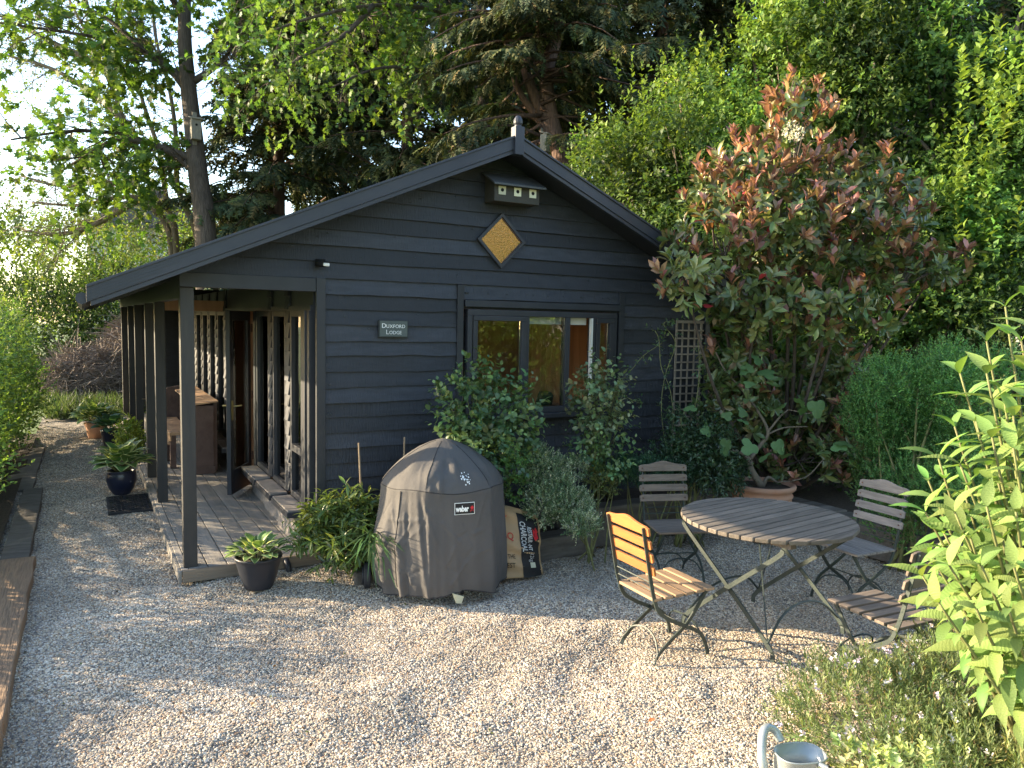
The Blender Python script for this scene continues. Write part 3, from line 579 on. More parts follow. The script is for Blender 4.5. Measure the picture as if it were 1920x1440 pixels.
# ================================================================== FITTINGS ON THE GABLE
sg = thing('name_sign', 'small grey slate name sign on the black gable wall', 'sign', (1.99, YG-.03, 1.68))
part('board', 'signedge', lambda q: q.box(1.875, 2.105, YG-.048, YG-.026, 1.616, 1.746), sg, bevel=.004)
part('face', 'signgrey', lambda q: q.box(1.884, 2.096, YG-.0505, YG-.0485, 1.625, 1.737), sg)
def smallcaps(word, cxx, zc, big, small, y, parent):
    adv = []; tot = 0
    for i, ch in enumerate(word):
        V, F = textmesh(ch, big if i == 0 else small); xs = [v[0] for v in V]; w_ = max(xs)-min(xs); adv.append((V, F, min(xs), w_)); tot += w_+.0035
    x = cxx-tot/2; bb = MB()
    for i, (V, F, mn, w_) in enumerate(adv):
        base = zc-small*.36
        mz = min(v[1] for v in V); bb.add([(x+v[0]-mn, y-v[2], base+v[1]-mz) for v in V], F); x += w_+.0035
    return bb.build('lettering', M['letter'], parent)
smallcaps('DUXFORD', 1.99, 1.700, .048, .036, YG-.0520, sg); smallcaps('LODGE', 1.993, 1.654, .048, .036, YG-.0520, sg)
# triple sparrow box under the apex
bx = thing('nest_box', 'dark triple nest box with three pale entrance plates high under the gable apex', 'nest box', (2.93, YG, 2.72))
x0, x1, yf, z0, z1 = 2.735, 3.135, YG-.19, 2.665, 2.79
part('box', 'birdolive', lambda q: q.poly([(YG-.03, z0), (yf, z0), (yf, z1), (YG-.03, z1+.09)], 'x', x0, x1), bx, bevel=.002)
part('lid', 'birdslate', lambda q: q.poly([(YG-.028, z1+.098), (yf-.055, z1-.012), (yf-.055, z1+.004), (YG-.028, z1+.114)], 'x', x0-.03, x1+.03), bx, bevel=.002)
for k in range(3):
    xc = x0+.065+k*.136
    pl = part('entrance_plate', 'cream', lambda q: q.box(xc-.031, xc+.031, yf-.006, yf-.0005, z1-.075, z1-.011), bx)
    part('entrance_hole', 'hole', lambda q: q.poly([(xc+.0135*math.cos(a), z1-.041+.0135*math.sin(a)) for a in np.linspace(0, 6.283, 14)[:-1]], 'y', yf-.0075, yf-.0062), pl)
# security lamp
sl = thing('wall_lamp', 'small dark wall lamp above the corner of the porch', 'lamp', (1.45, YG-.03, 2.12))
part('housing', 'hole', lambda q: q.lathe([(0, 0), (.034, 0), (.036, .02), (.034, .05), (0, .05)], 14, (1.445, YG-.055, 2.105)), sl, smooth=True)
part('lens', 'white', lambda q: q.box(1.455, 1.50, YG-.098, YG-.075, 2.108, 2.13), sl, bevel=.006)
part('bracket', 'hole', lambda q: q.box(1.43, 1.46, YG-.06, YG-.024, 2.115, 2.14), sl)
# trellis
tr = thing('trellis', 'narrow grey wooden trellis leaning on the right end of the black gable wall', 'trellis', (4.88, YG-.06, .6))
tx0, tx1, tz0, tz1 = 4.715, 5.035, .60, 1.785
for k in range(5):
    x = tx0+k*(tx1-tx0-.018)/4; part('upright', 'lattice', lambda q: q.box(x, x+(.018 if k in (0, 4) else .013), YG-.062, YG-.05, tz0, tz1), tr)
nz_ = 17
for k in range(nz_):
    zz = tz0+k*(tz1-tz0-.016)/(nz_-1); part('crossbar', 'lattice', lambda q: q.box(tx0-.008, tx1+.008, YG-.0745, YG-.0625, zz, zz+(.026 if k in (0, nz_-1) else .014)), tr)

# ================================================================== BENCH UNDER THE PORCH
be = thing('bench', 'old brown high backed wooden bench standing under the porch', 'bench', (1.05, 9.2, ZD))
part('back', 'brownbench', lambda q: q.box(1.19, 1.225, 8.47, 10.3, ZD+.02, .83), be, bevel=.004)
part('side_panel', 'brownbench', lambda q: (q.box(.99, 1.189, 8.44, 8.475, ZD+.04, .80), q.box(.985, 1.20, 8.43, 8.48, ZD, ZD+.08)), be, bevel=.004)
part('side_panel', 'brownbench', lambda q: q.poly([(.82, .40), (1.189, .40), (1.189, .86), (1.0, .86), (.90, .84), (.84, .77), (.82, .66)], 'y', 10.25, 10.29), be)
for k in range(6):
    yy = 8.44+k*.31; part('top_plank', 'benchtop', lambda q: q.poly([(.985, .805), (1.235, .835), (1.235, .85), (.985, .82)], 'y', yy, yy+.305), be)
part('seat', 'benchtop', lambda q: q.box(.79, 1.0, 8.85, 10.24, .44, .475), be, bevel=.004)
part('seat_apron', 'benchtop', lambda q: q.poly([(8.85, .44), (8.85, .38), (9.0, .36), (9.1, .30), (9.2, .30), (9.3, .37), (10.2, .39), (10.2, .44)], 'x', .80, .815), be)
for y in (8.87, 9.35, 10.18): part('leg', 'brownbench', lambda q: q.box(.80, .86, y, y+.06, ZD, .439), be, bevel=.003)
part('seat_box', 'brownbench', lambda q: q.box(.99, 1.188, 8.48, 8.86, ZD+.02, .79), be)
# rubber ring mat
mt_ = thing('door_mat', 'black rubber ring mat on the gravel beside the deck', 'door mat', (.35, 7.62, 0))
def ring(q, cx_, cy_, r, z0, z1, n=10):
    q.lathe([(r, z0), (r, z1), (r*.62, z1), (r*.62, z0), (r, z0)], n, (cx_, cy_, 0), 1.0, 1.15)
def mat_rings(q):
    for i in range(6):
        for j in range(9): ring(q, .195+i*.054, 7.33+j*.072, .031, .004, .024)
o_ = part('rings', 'rubber', mat_rings, mt_); o_['kind'] = 'stuff'
part('rim', 'rubber', lambda q: (q.box(.155, .168, 7.28, 7.96, .002, .022), q.box(.497, .51, 7.28, 7.96, .002, .022), q.box(.1685, .4965, 7.28, 7.292, .002, .022), q.box(.1685, .4965, 7.948, 7.96, .002, .022)), mt_)

# ================================================================== YARD OBJECTS
# ---- covered kettle grill
KC = Vector((2.05, 4.47, 0))
grill = thing('covered_grill', 'kettle grill under a grey brown fabric cover standing on the gravel', 'grill', KC)
_cg = random.Random(4)
CREASE = [(-2.9, .56, -2.45, .14, .008), (-2.5, .5, -2.75, .3, .006), (-2.95, .5, -2.35, .53, .005), (-2.62, .55, -2.5, .2, .006), (-2.3, .66, -2.1, .4, .007), (-1.2, .69, -1.0, .4, .006), (-1.3, .68, -1.45, .5, .004), (-2.2, .72, -1.7, .86, .008), (-2.2, .71, -1.5, .78, .007), (-1.9, .9, -1.4, .84, -.006), (-2.26, .88, -1.8, .9, .007)]+[(a_, b_, a_+_cg.uniform(-.3, .3), b_+_cg.uniform(-.15, .15), _cg.choice([-.0035, .0035, .0045])) for a_, b_ in [(_cg.uniform(-3.1, -.2), _cg.uniform(.12, .9)) for _ in range(34)]]
def crad(th, z):
    """radius of the cover at bearing th and height z"""
    zz = [.045, .12, .35, .55, .69, .715, .76, .82, .875, .92, .95, .968, .978]; rr = [.425, .432, .425, .41, .402, .396, .365, .305, .235, .165, .10, .045, .0]
    r = float(np.interp(z, zz, rr)); low = max(0, min(1, (.74-z)/.7)); up = max(0, min(1, (z-.68)/.1))*max(0, min(1, (.97-z)/.1))
    t = th; dd_ = ((th+2.264) % (math.pi/3))-math.pi/6; hexf = 1.06*.866/math.cos(dd_); wgt = .42*max(0, min(1, (1.0-z)/.25)); r *= 1-wgt+wgt*hexf
    fold = .010*math.sin(9*t+1.2*math.sin(3*t)+z*1.5)+.007*math.sin(17*t+2.2+z*3)*math.sin(4*t)
    r += fold*(.25+1.1*low)*(1 if z < .7 else .6)
    # sharp pleats running down from the shoulder
    for c_, w_, a_, sl in ((-2.75, .06, .030, .25), (-2.42, .05, .026, .35), (-2.22, .045, .030, .08), (-2.08, .05, -.018, .1), (-2.58, .035, -.02, .1), (-1.90, .05, .010, .25), (-2.95, .09, .035, 0), (-1.15, .07, .008, .1), (-.6, .1, .014, .2), (.4, .1, .02, 0), (1.4, .1, .02, 0), (-2.35, .04, -.014, .3)):
        d = (t-(c_+sl*(.7-z))+math.pi) % (2*math.pi)-math.pi; r += a_*math.exp(-(d/w_)**2)*low*(1.2-.4*low)
    for (t0, z0, t1, z1, a_) in CREASE:
        L2 = ((t1-t0)*.42)**2+(z1-z0)**2; u = max(0, min(1, ((t-t0)*(t1-t0)*.176+(z-z0)*(z1-z0))/L2)); ds = math.hypot((t-t0-u*(t1-t0))*.42, z-z0-u*(z1-z0))
        if ds < .04: r += a_*math.exp(-(ds/.011)**2)
    # slack ridges on the dome
    for c_, w_, a_, zc, zw in ((-2.2, .16, .035, .80, .04), (-1.75, .10, .026, .83, .05), (-1.3, .14, .014, .78, .05), (-2.7, .2, .02, .85, .05), (-1.95, .07, -.022, .845, .03), (-.9, .2, .02, .84, .05), (-2.05, .05, .018, .74, .06)):
        d = (t-c_+math.pi) % (2*math.pi)-math.pi; r += a_*math.exp(-(d/w_)**2-((z-zc)/zw)**2)*1
    # handle bulge at the left
    d = (t+3.05+math.pi) % (2*math.pi)-math.pi; r += .055*math.exp(-(d/.32)**2)*math.exp(-((z-.28)/.2)**2)
    if abs(z-.70) < .012: r += .002
    return max(r, 0)
def skirt(th): return .055+.022*math.sin(3*th+.6)+.012*math.sin(7*th)
def cover_mesh():
    n = 420; zl = list(np.linspace(0, .62, 64))+[.64, .66, .68, .69, .695, .70, .705, .712, .73, .75, .77, .79, .81, .83, .85, .87, .89, .905, .92, .935, .948, .958, .966, .972, .976, .9785]
    V = []; F = []
    for z in zl:
        for j in range(n):
            th = 2*math.pi*j/n; zz = skirt(th)+(z*(.62-skirt(th))/.62) if z < .62 else z
            r = crad(th-2*math.pi if th > math.pi else th, zz); lean = .02*max(0, zz-.7)/.28
            V.append((KC.x+r*math.cos(th), KC.y+r*math.sin(th), zz+(.010*math.sin(5*th+1)*max(0, 1-abs(zz-.70)/.06))))
    k = len(zl); F = [(i*n+j, i*n+(j+1) % n, (i+1)*n+(j+1) % n, (i+1)*n+j) for i in range(k-1) for j in range(n)]
    V.append((KC.x, KC.y, .98)); F += [((k-1)*n+j, (k-1)*n+(j+1) % n, len(V)-1) for j in range(n)]
    b = MB(); b.add(V, F); return b.build('cover', M['cover'], grill, smooth=True)
cover_mesh()
def ringpath(z, off, n=90, a0=0, a1=2*math.pi): return [(KC.x+(crad(((t+math.pi) % (2*math.pi))-math.pi, z)+off)*math.cos(t), KC.y+(crad(((t+math.pi) % (2*math.pi))-math.pi, z)+off)*math.sin(t), z+.010*math.sin(5*t+1)) for t in np.linspace(a0, a1, n)]
part('seam', 'seam', lambda q: q.tube(ringpath(.70, .0005), .0028, 5, cap=False), grill)
for th in (-2.264, -1.217, -.17, .877, 1.925, 2.972):
    part('seam', 'seam', lambda q: q.tube([(KC.x+(crad(th, z)+.0005)*math.cos(th), KC.y+(crad(th, z)+.0005)*math.sin(th), z) for z in np.linspace(.705, .965, 16)], .0025, 4), grill)
th = -2.72
part('seam', 'seam', lambda q: q.tube([(KC.x+(crad(th, z)+.001)*math.cos(th), KC.y+(crad(th, z)+.001)*math.sin(th), z) for z in np.linspace(.09, .69, 24)], .004, 4), grill)
part('hem', 'seam', lambda q: q.tube([(KC.x+(crad(((t+math.pi) % (2*math.pi))-math.pi, skirt(t)))*math.cos(t), KC.y+crad(((t+math.pi) % (2*math.pi))-math.pi, skirt(t))*math.sin(t), skirt(t)) for t in np.linspace(0, 2*math.pi, 120)], .004, 4), grill)
# emblem patch bent round the cover
def wrap(V, th0, z0, off):
    out = []
    for x, y, z in V:
        R0 = crad(th0, z0)+off; t = th0+x/R0; r = max(crad(t, z0+y), crad(th0, z0)-.001)+off+z; out.append((KC.x+r*math.cos(t), KC.y+r*math.sin(t), z0+y))
    return out
def wrapgrid(b, x0, x1, y0, y1, th0, z0, off, k=10):
    V = []
    for i in range(k+1):
        x = x0+(x1-x0)*i/k; V += [(x, y0, 0), (x, y1, 0)]
    b.add(wrap(V, th0, z0, off), [(2*i, 2*i+2, 2*i+3, 2*i+1) for i in range(k)])
TL, ZL = -1.66, .600
em = MB(); wrapgrid(em, -.064, .064, -.037, .037, TL, ZL, .004); emo = em.build('emblem', M['letter'], grill)
em = MB(); wrapgrid(em, -.0605, .0605, -.0335, .0335, TL, ZL, .0055); em.build('emblem_field', M['blackpatch'], emo)
V, F = textmesh('weber', .050, bold=.0018, sx=.62); em = MB(); em.add(wrap([(x-.016, y-.002, z) for x, y, z in V], TL, ZL, .0085), F); em.build('lettering', M['letter'], emo)
em = MB()
def disc(cx_, cy_, rx, ry, n=14): em.add(wrap([(cx_+rx*math.cos(a), cy_+ry*math.sin(a), 0) for a in np.linspace(0, 6.2832, n+1)[:-1]], TL, ZL, .0085), [tuple(range(n))])
disc(.046, .004, .0105, .0085)
for q_ in ([(.044, .012), (.048, .012), (.048, .017), (.044, .017)], [(.040, -.004), (.043, -.004), (.038, -.020), (.035, -.020)], [(.049, -.004), (.052, -.004), (.057, -.020), (.054, -.020)], [(.038, -.013), (.054, -.013), (.054, -.0105), (.038, -.0105)]):
    em.add(wrap([(x, y, 0) for x, y in q_], TL, ZL, .0085), [(0, 1, 2, 3)])
em.build('emblem_kettle', M['red'], emo)
# worn white scuff on the dome
g = np.random.default_rng(5); em = MB()
for k in range(26):
    a = -1.60+g.normal(0, .05)+.002*k; z = .80-.002*k+g.normal(0, .008); s = g.uniform(.0015, .004)
    p = [(KC.x+(crad(a+i*s*3, z+j*s)+.002)*math.cos(a+i*s*3), KC.y+(crad(a+i*s*3, z+j*s)+.002)*math.sin(a+i*s*3), z+j*s) for i, j in ((-1, -1), (1, -1), (1.2, 1), (-.8, 1.3))]; em.add(p, [(0, 1, 2, 3)])
em.build('scuff_mark', M['letter'], grill)
def wheel(q, c, ax, r, w):
    P = [Vector(c)+Vector(ax)*t for t in (-w/2, -w/2, -w/3, w/3, w/2, w/2)]; q.tube(P[:1]+P[2:4]+P[5:], [r*.9, r, r, r*.9], 24)
wh = part('wheel', 'rubber', lambda q: wheel(q, (1.575, 4.60, .088), (.95, -.31, 0), .088, .045), grill, smooth=False)
part('hubcap', 'greypot', lambda q: wheel(q, (1.548, 4.609, .088), (.95, -.31, 0), .066, .012), wh)
part('wheel', 'rubber', lambda q: wheel(q, (1.86, 5.0, .088), (.95, -.31, 0), .088, .045), grill)
part('leg', 'hole', lambda q: (q.tube([(1.60, 4.59, .09), (1.72, 4.55, .14), (2.0, 4.5, .3)], .012, 6), q.tube([(2.0, 4.06, .07), (2.04, 4.2, .2), (2.05, 4.4, .4)], .012, 6)), grill)
part('caster', 'hole', lambda q: (wheel(q, (1.995, 4.075, .028), (.6, -.8, 0), .028, .02),), grill)
part('caster_cap', 'cream', lambda q: q.poly([(1.955, .02), (1.99, .012), (2.005, .055), (1.93, .085)], 'y', 4.045, 4.06), grill)

# ---- charcoal bag slumped behind the grill
bag = thing('charcoal_bag', 'tan paper charcoal bag with a black printed band leaning behind the covered grill', 'bag', (2.62, 4.35, 0))
def bagpt(u, v, side):
    """u across 0..1, v up 0..1"""
    x = -.20+.40*u; th = .085*math.sin(math.pi*min(max(u, .02), .98))**.5*(1-.75*v**3)+.006; th += .008*math.sin(9*v*3+u*5)+.006*math.sin(17*v+11*u)
    z = .50*v-.10*v*u**2; x2 = x*(1-.06*math.sin(6*v))-.03*v; y = side*th+.05*v*v
    return Vector((x2, y, z))
rz_b = Matrix.Rotation(R(-16), 3, 'Z'); tl = Matrix.Rotation(R(-9), 3, 'X')
def BP(u, v, side, off=0): p = bagpt(u, v, side); p.y += side*off; return rz_b @ (tl @ p) + Vector((2.55, 4.36, .005))
b = MB(); nu, nv = 20, 30; V = []
for side in (-1, 1):
    for j in range(nv+1):
        for i in range(nu+1): V.append(BP(i/nu, j/nv, side))
F = []
for s in (0, 1):
    o_ = s*(nu+1)*(nv+1)
    for j in range(nv):
        for i in range(nu):
            a = o_+j*(nu+1)+i; q_ = (a, a+1, a+nu+2, a+nu+1); F.append(q_ if s == 0 else q_[::-1])
o2 = (nu+1)*(nv+1)
for j in range(nv):
    a = j*(nu+1); F.append((a, a+nu+1, o2+a+nu+1, o2+a)); a += nu; F.append((a+nu+1, a, o2+a, o2+a+nu+1))
for i in range(nu): F.append((i+1, i, o2+i, o2+i+1)); a = nv*(nu+1)+i; F.append((a, a+1, o2+a+1, o2+a))
b.add(V, F); b.build('sack', M['paper'], bag, smooth=True)
def bagpatch(q, u0, u1, v0, v1, off, k=8, kk=14):
    V = [BP(u0+(u1-u0)*i/k, v0+(v1-v0)*j/kk, -1, off) for j in range(kk+1) for i in range(k+1)]
    q.add(V, [(j*(k+1)+i, j*(k+1)+i+1, (j+1)*(k+1)+i+1, (j+1)*(k+1)+i) for j in range(kk) for i in range(k)])
part('printed_band', 'blackpatch', lambda q: bagpatch(q, .60, .965, .0, .93, .003), bag, smooth=True)
def bagtext(txt, size, u0, v0, mt, rot=True, sx=1, bold=0):
    V, F = textmesh(txt, size, bold=bold, sx=sx); W = [BP(u0+(y if rot else x)/.40, v0+(-x if rot else y)/.50, -1, .0065) for x, y, z in V]
    bb = MB(); bb.add(W, F); return bb.build('lettering', M[mt], bag)
bagtext('CHARCOAL', .054, .67, .60, 'letter', sx=.75, bold=.001); bagtext('RESTAURANT', .043, .785, .58, 'letter', sx=.66, bold=.001); bagtext('12kg', .045, .80, .30, 'letter', sx=.8)
def flame(q):
    pts = [(0, -.06), (.022, -.03), (.016, .01), (.026, .03), (.008, .07), (.0, .03), (-.014, .05), (-.018, 0), (-.012, -.04)]
    q.add([BP(.885+x/.4, .66+y/.6, -1, .006) for x, y in pts], [tuple(range(len(pts)))])
part('flame_print', 'red', flame, bag)
def bull(q):
    for ln in (([(.05, .05), (.02, .02), (-.03, .03), (-.05, .06)]), ([(.0, .02), (.0, -.03), (-.02, -.05)]), ([(.0, -.03), (.02, -.05)]), ([(-.02, -.01), (.02, -.01)])):
        q.tube([BP(.30+x/.4, .78+y/.6, -1, .004) for x, y in ln], .0035, 4)
part('red_drawing', 'red', bull, bag)
bagtext('BBQ', .07, .36, .58, 'red', rot=False, sx=.8); bagtext('FOR THE', .04, .33, .30, 'blackpatch', rot=False, sx=.8); bagtext('BEST', .05, .36, .18, 'blackpatch', rot=False, sx=.8)
part('yellow_label', 'cream', lambda q: bagpatch(q, .76, .86, .14, .22, .0055, 3, 3), bag)

# ---- chairs
def make_chair(label, loc, rz, backm, seatm, grp='folding slatted garden chairs round the table'):
    t = thing('garden_chair', label, 'chair', loc, rz, grp); t.scale = (.95, .95, .95)
    def P(name, mt, fn, bevel=0): q = MB(); fn(q); return q.build(name, M[mt], t, world=False, bevel=bevel)
    ys = [-.205, -.135, -.066, .003, .072, .141]
    for k, y in enumerate(ys):
        hw_ = .165+.025*k/5
        P('seat_slat', seatm, lambda q: q.box(-hw_, hw_, y, y+.056, .378-.004*(5-k)*.8, .394-.004*(5-k)*.8), .003)
    tip = Matrix.Rotation(R(12), 3, 'X')
    def bp(x, y, z): v = Vector((x, y, z)); v = tip @ v; return v+Vector((0, -.205, .40))
    def slat(z0, h, hump):
        n = 16; q = MB(); top = []; 
        for i in range(n+1):
            x = -.19+.38*i/n; top.append((x, z0+h+(hump*(math.exp(-(x/.085)**2)) if hump else 0)-(.008 if i in (0, n) else 0)))
        pts = [(-.19, z0+.004), (-.186, z0)]+[(.186, z0), (.19, z0+.004)]+top[::-1]
        k = len(pts); V = [bp(x, .0, z) for x, z in pts]+[bp(x, .014, z) for x, z in pts]
        q.add(V, [tuple(range(k)), tuple(range(2*k-1, k-1, -1))]+[(i, i+k, (i+1) % k+k, (i+1) % k) for i in range(k)])
        return q.build('back_slat', M[backm], t, world=False, bevel=.002)
    for k in range(4):
        slat(.115+k*.075, .052 if k < 3 else .05, .028 if k == 3 else 0)
    q = MB()
    for s in (-1, 1):
        for k in range(4): v = bp(s*.165, .016, .14+k*.075); q.tube([v-Vector((0, .002, 0)), v+Vector((0, .004, 0))], .005, 6)
    q.build('bolt', M['rust'], t, world=False)['kind'] = 'stuff'
    for s in (-1, 1):
        x = s*.160
        pth = [bp(x, -.006, .385), bp(x, -.006, .2), bp(x, -.006, .06), Vector((x, -.198, .37)), Vector((x, -.165, .30)), Vector((x, -.09, .245)), Vector((x, .02, .19)), Vector((x, .12, .14)), Vector((x, .17, .07)), Vector((x*1.02, .19, 0))]
        P('leg', 'iron', lambda q: q.tube(curve(pth, 4), .0105, 4, flat=(0, .3, 1)))
        x = s*.148
        pth = [Vector((x, .185, .378)), Vector((x, .16, .345)), Vector((x, .09, .25)), Vector((x, .03, .185)), Vector((x, -.07, .115)), Vector((x, -.15, .05)), Vector((x*1.03, -.175, 0))]
        P('leg', 'iron', lambda q: q.tube(curve(pth, 4), .0105, 4, flat=(0, .3, 1)))
        P('seat_rail', 'iron', lambda q: q.tube([(s*.150, -.205, .366), (s*.150, .19, .372)], .009, 4, flat=(0, 0, 1)))
    for y, r0 in ((-.155, .045), (.165, .085)):
        P('stretcher', 'iron', lambda q: q.tube(curve([(-.155, y, r0), (-.10, y+(.02 if y < 0 else -.02), r0+.075), (0, y+(.035 if y < 0 else -.03), r0+.10), (.10, y+(.02 if y < 0 else -.02), r0+.075), (.155, y, r0)], 5), .0055, 5))
    for z in (.025, .07): a = bp(-.165, -.004, z); c = bp(.165, -.004, z); P('back_rod', 'iron', lambda q: q.tube([a, c], .004, 5))
    P('pivot_rod', 'iron', lambda q: q.tube([(-.165, .025, .187), (.165, .025, .187)], .005, 5))
    return t
make_chair('folding chair with glowing orange back slats, nearest the covered grill', (2.69, 3.00, 0), R(-92), 'teak', 'teakseat')
make_chair('brown weathered folding chair standing against the timber edge of the raised bed', (3.53, 3.86, 0), R(160), 'brownwood', 'brownwood')
make_chair('pale grey weathered folding chair in front of the round green shrub', (4.27, 3.0, 0), R(87), 'greywood', 'greywood')
make_chair('folding chair half hidden by the big leaved yellow green plant, seat turned to the lens', (3.44, 2.23, 0), R(-4), 'brownwood', 'brownwood')
# ---- table
TC = Vector((3.39, 2.94, 0)); tb = thing('garden_table', 'round slatted weathered wooden table on crossed iron legs', 'table', TC, R(6))
def TP(name, mt, fn, bevel=0): q = MB(); fn(q); return q.build(name, M[mt], tb, world=False, bevel=bevel)
Rt = .485; ns = 15; wv = 2*Rt/ns
for k in range(ns):
    y0 = -Rt+k*wv+.004; y1 = y0+wv-.009; e0 = math.sqrt(max(Rt**2-y0**2, .0009)); e1 = math.sqrt(max(Rt**2-y1**2, .0009))
    e0 = max(e0, .06); e1 = max(e1, .06)
    TP('table_slat', 'tablewood', lambda q: q.poly([(-e0, y0), (e0, y0), (e1, y1), (-e1, y1)], 'z', .640, .664), .004)
for x in (-.28, .28): TP('batten', 'brownwood', lambda q: q.box(x-.025, x+.025, -.36, .36, .612, .6395))
for s in (-1, 1):
    xx = s*.33
    for d in (-1, 1):
        pth = [(xx+d*.008, d*.34, .612), (xx+d*.008, d*.30, .56), (xx+d*.008, 0, .31), (xx+d*.008, -d*.22, .12), (xx+d*.008, -d*.29, .05), (xx+d*.008, -d*.30, 0)]
        TP('leg', 'iron', lambda q: q.tube(curve(pth, 4), .012, 4, flat=(0, .4, 1)))
for d in (-1, 1):
    TP('stretcher', 'iron', lambda q: q.tube(curve([(-.33, d*.27, .09), (-.18, d*.25, .20), (0, d*.24, .235), (.18, d*.25, .20), (.33, d*.27, .09)], 6), .007, 5))
TP('brace_rod', 'iron', lambda q: (q.tube([(-.33, -.27, .09), (.05, .1, .62)], .004, 5), q.tube([(.33, .27, .09), (-.05, -.1, .62)], .004, 5)))

# ---- sleepers of the raised bed and of the path edge
rb = thing('raised_bed_edge', 'dark old railway sleepers edging the raised bed along the gable wall', 'bed edging', (4.2, 4.75, 0))
part('sleeper', 'sleeper', lambda q: q.box(3.42, 4.86, 4.66, 4.83, .0, .31), rb, bevel=.012)
part('sleeper', 'sleeper', lambda q: q.box(2.52, 3.415, 4.60, 4.78, -.02, .15), rb, bevel=.012)
part('sleeper', 'sleeper', lambda q: q.box(3.24, 3.41, 4.785, 5.28, .0, .30), rb, bevel=.012)
part('sleeper', 'sleeper', lambda q: q.box(4.865, 5.25, 4.68, 4.86, .0, .30), rb, bevel=.012)
part('sleeper', 'sleeper', lambda q: q.box(5.20, 5.38, 3.85, 4.675, .0, .28), rb, bevel=.012)
part('sleeper', 'sleeper', lambda q: q.box(5.21, 5.39, 2.35, 3.84, .0, .27), rb, bevel=.012)
for x0, x1, h_ in ((1.52, 1.70, .08), (1.71, 1.86, .10), (1.87, 2.4, .08)):
    part('log_edge', 'sleeper', lambda q: q.box(x0, x1, 4.68, 4.76, -.01, h_), rb, bevel=.015)
pe = thing('path_edge', 'brown worn sleepers laid along the left side of the gravel path', 'path edging', (-.45, 6, 0))
for (y0, y1, x0, x1, h_, mtn) in ((1.9, 3.60, -.62, -.325, .075, 'sleeper_w'), (3.62, 6.05, -.60, -.32, .065, 'sleeper_w'), (6.07, 8.6, -.54, -.37, .035, 'sleeper'), (8.62, 11.2, -.72, -.46, .03, 'sleeper')):
    q = MB(); g = np.random.default_rng(int(y0*10)); k = 12; V = []
    for i in range(k+1):
        y = y0+(y1-y0)*i/k; j = g.normal(0, .004, 5); V += [(x0, y, -.03), (x0+j[0], y, h_+j[1]), ((x0+x1)/2, y, h_+j[4]), (x1+j[2], y, h_+j[3]), (x1+j[2], y, -.03)]
    F = [(i*5+a, (i+1)*5+a, (i+1)*5+a+1, i*5+a+1) for i in range(k) for a in range(4)]+[(0, 1, 2, 3, 4), tuple(k*5+a for a in (4, 3, 2, 1, 0))]
    q.add(V, F); q.build('sleeper', M[mtn], pe, bevel=.008)

# ---- flower pots
def pot(label, loc, prof, mt, name='flower_pot', soil=.9, grp=None, rimn=40):
    t = thing(name, label, 'flower pot', loc, 0, grp); q = MB(); q.lathe(prof, rimn); q.build('body', M[mt], t, world=False, smooth=True)
    zt = max(p[1] for p in prof); r_ = [p[0] for p in prof if p[1] == zt][-1]
    q = MB(); q.add([(r_*.97*math.cos(a), r_*.97*math.sin(a), zt*soil) for a in np.linspace(0, 6.2832, 25)[:-1]], [tuple(range(24))]); q.build('soil', M['soil'], t, world=False)
    return t
tp = pot('dark blue flower pot with a hosta in front of the deck corner', (.955, 4.93, 0), [(0, .0), (.085, 0), (.09, .008), (.118, .09), (.138, .17), (.145, .195), (.150, .2), (.150, .212), (.136, .212), (.134, .19)], 'greypot')
p2_ = pot('round dark blue glazed flower pot with a large hosta behind the rubber mat', (.295, 8.14, 0), [(0, 0), (.075, 0), (.08, .006), (.118, .07), (.135, .14), (.13, .2), (.122, .225), (.128, .235), (.112, .235), (.11, .2)], 'navypot')
p3_ = pot('tapered dark blue flower pot with a blue green hosta further up the path', (.30, 10.88, 0), [(0, 0), (.085, 0), (.09, .006), (.115, .12), (.132, .24), (.136, .26), (.122, .26), (.12, .24)], 'navypot')
p4_ = pot('terracotta flower pot with a hosta, farthest along the path', (.13, 12.0, 0), [(0, 0), (.10, 0), (.13, .16), (.15, .2), (.15, .22), (.135, .22), (.13, .2)], 'terracotta')
rp_ = []
for k in range(8): z = .29+k*.018; rp_ += [(.252, z), (.2495, z+.009)]
tc_ = pot('large pale terracotta pot holding a small fig tree by the raised bed', (4.88, 4.30, 0), [(0, 0), (.19, 0), (.20, .01), (.225, .12), (.246, .27)]+rp_[:8]+[(.252, .37), (.262, .378), (.262, .392), (.25, .40), (.252, .425), (.268, .435), (.282, .45), (.285, .468), (.278, .482), (.262, .485), (.245, .475), (.24, .44)], 'terracotta', soil=.93, rimn=64); tc_.scale = (.94, .94, .95)

# ---- watering can
WC = Vector((2.175, 1.69, 0)); wc = thing('watering_can', 'galvanised watering can with a round arched handle beside the rosemary', 'watering can', WC, R(-20)); wc.scale = (.88, .88, .75)
def WP(name, fn, smooth=True, mt='steel'): q = MB(); fn(q); return q.build(name, M[mt], wc, world=False, smooth=smooth)
def ov(z, rx, ry, n=40, e=2.7):
    return [(rx*np.sign(math.cos(a))*abs(math.cos(a))**(2/e), ry*np.sign(math.sin(a))*abs(math.sin(a))**(2/e), z) for a in np.linspace(0, 6.2832, n+1)[:-1]]
def canb(q):
    n = 40; rings = [ov(0, .088, .062), ov(.01, .094, .068), ov(.2, .098, .072), ov(.32, .098, .072), ov(.325, .101, .075), ov(.33, .101, .075), ov(.331, .097, .071), ov(.2, .094, .068), ov(.012, .09, .064)]
    V = [p for r_ in rings for p in r_]; F = [(i*n+j, i*n+(j+1) % n, (i+1)*n+(j+1) % n, (i+1)*n+j) for i in range(len(rings)-1) for j in range(n)]+[tuple(8*n+j for j in range(n))[::-1], tuple(range(n))[::-1]]
    q.add(V, F)
WP('body', canb)
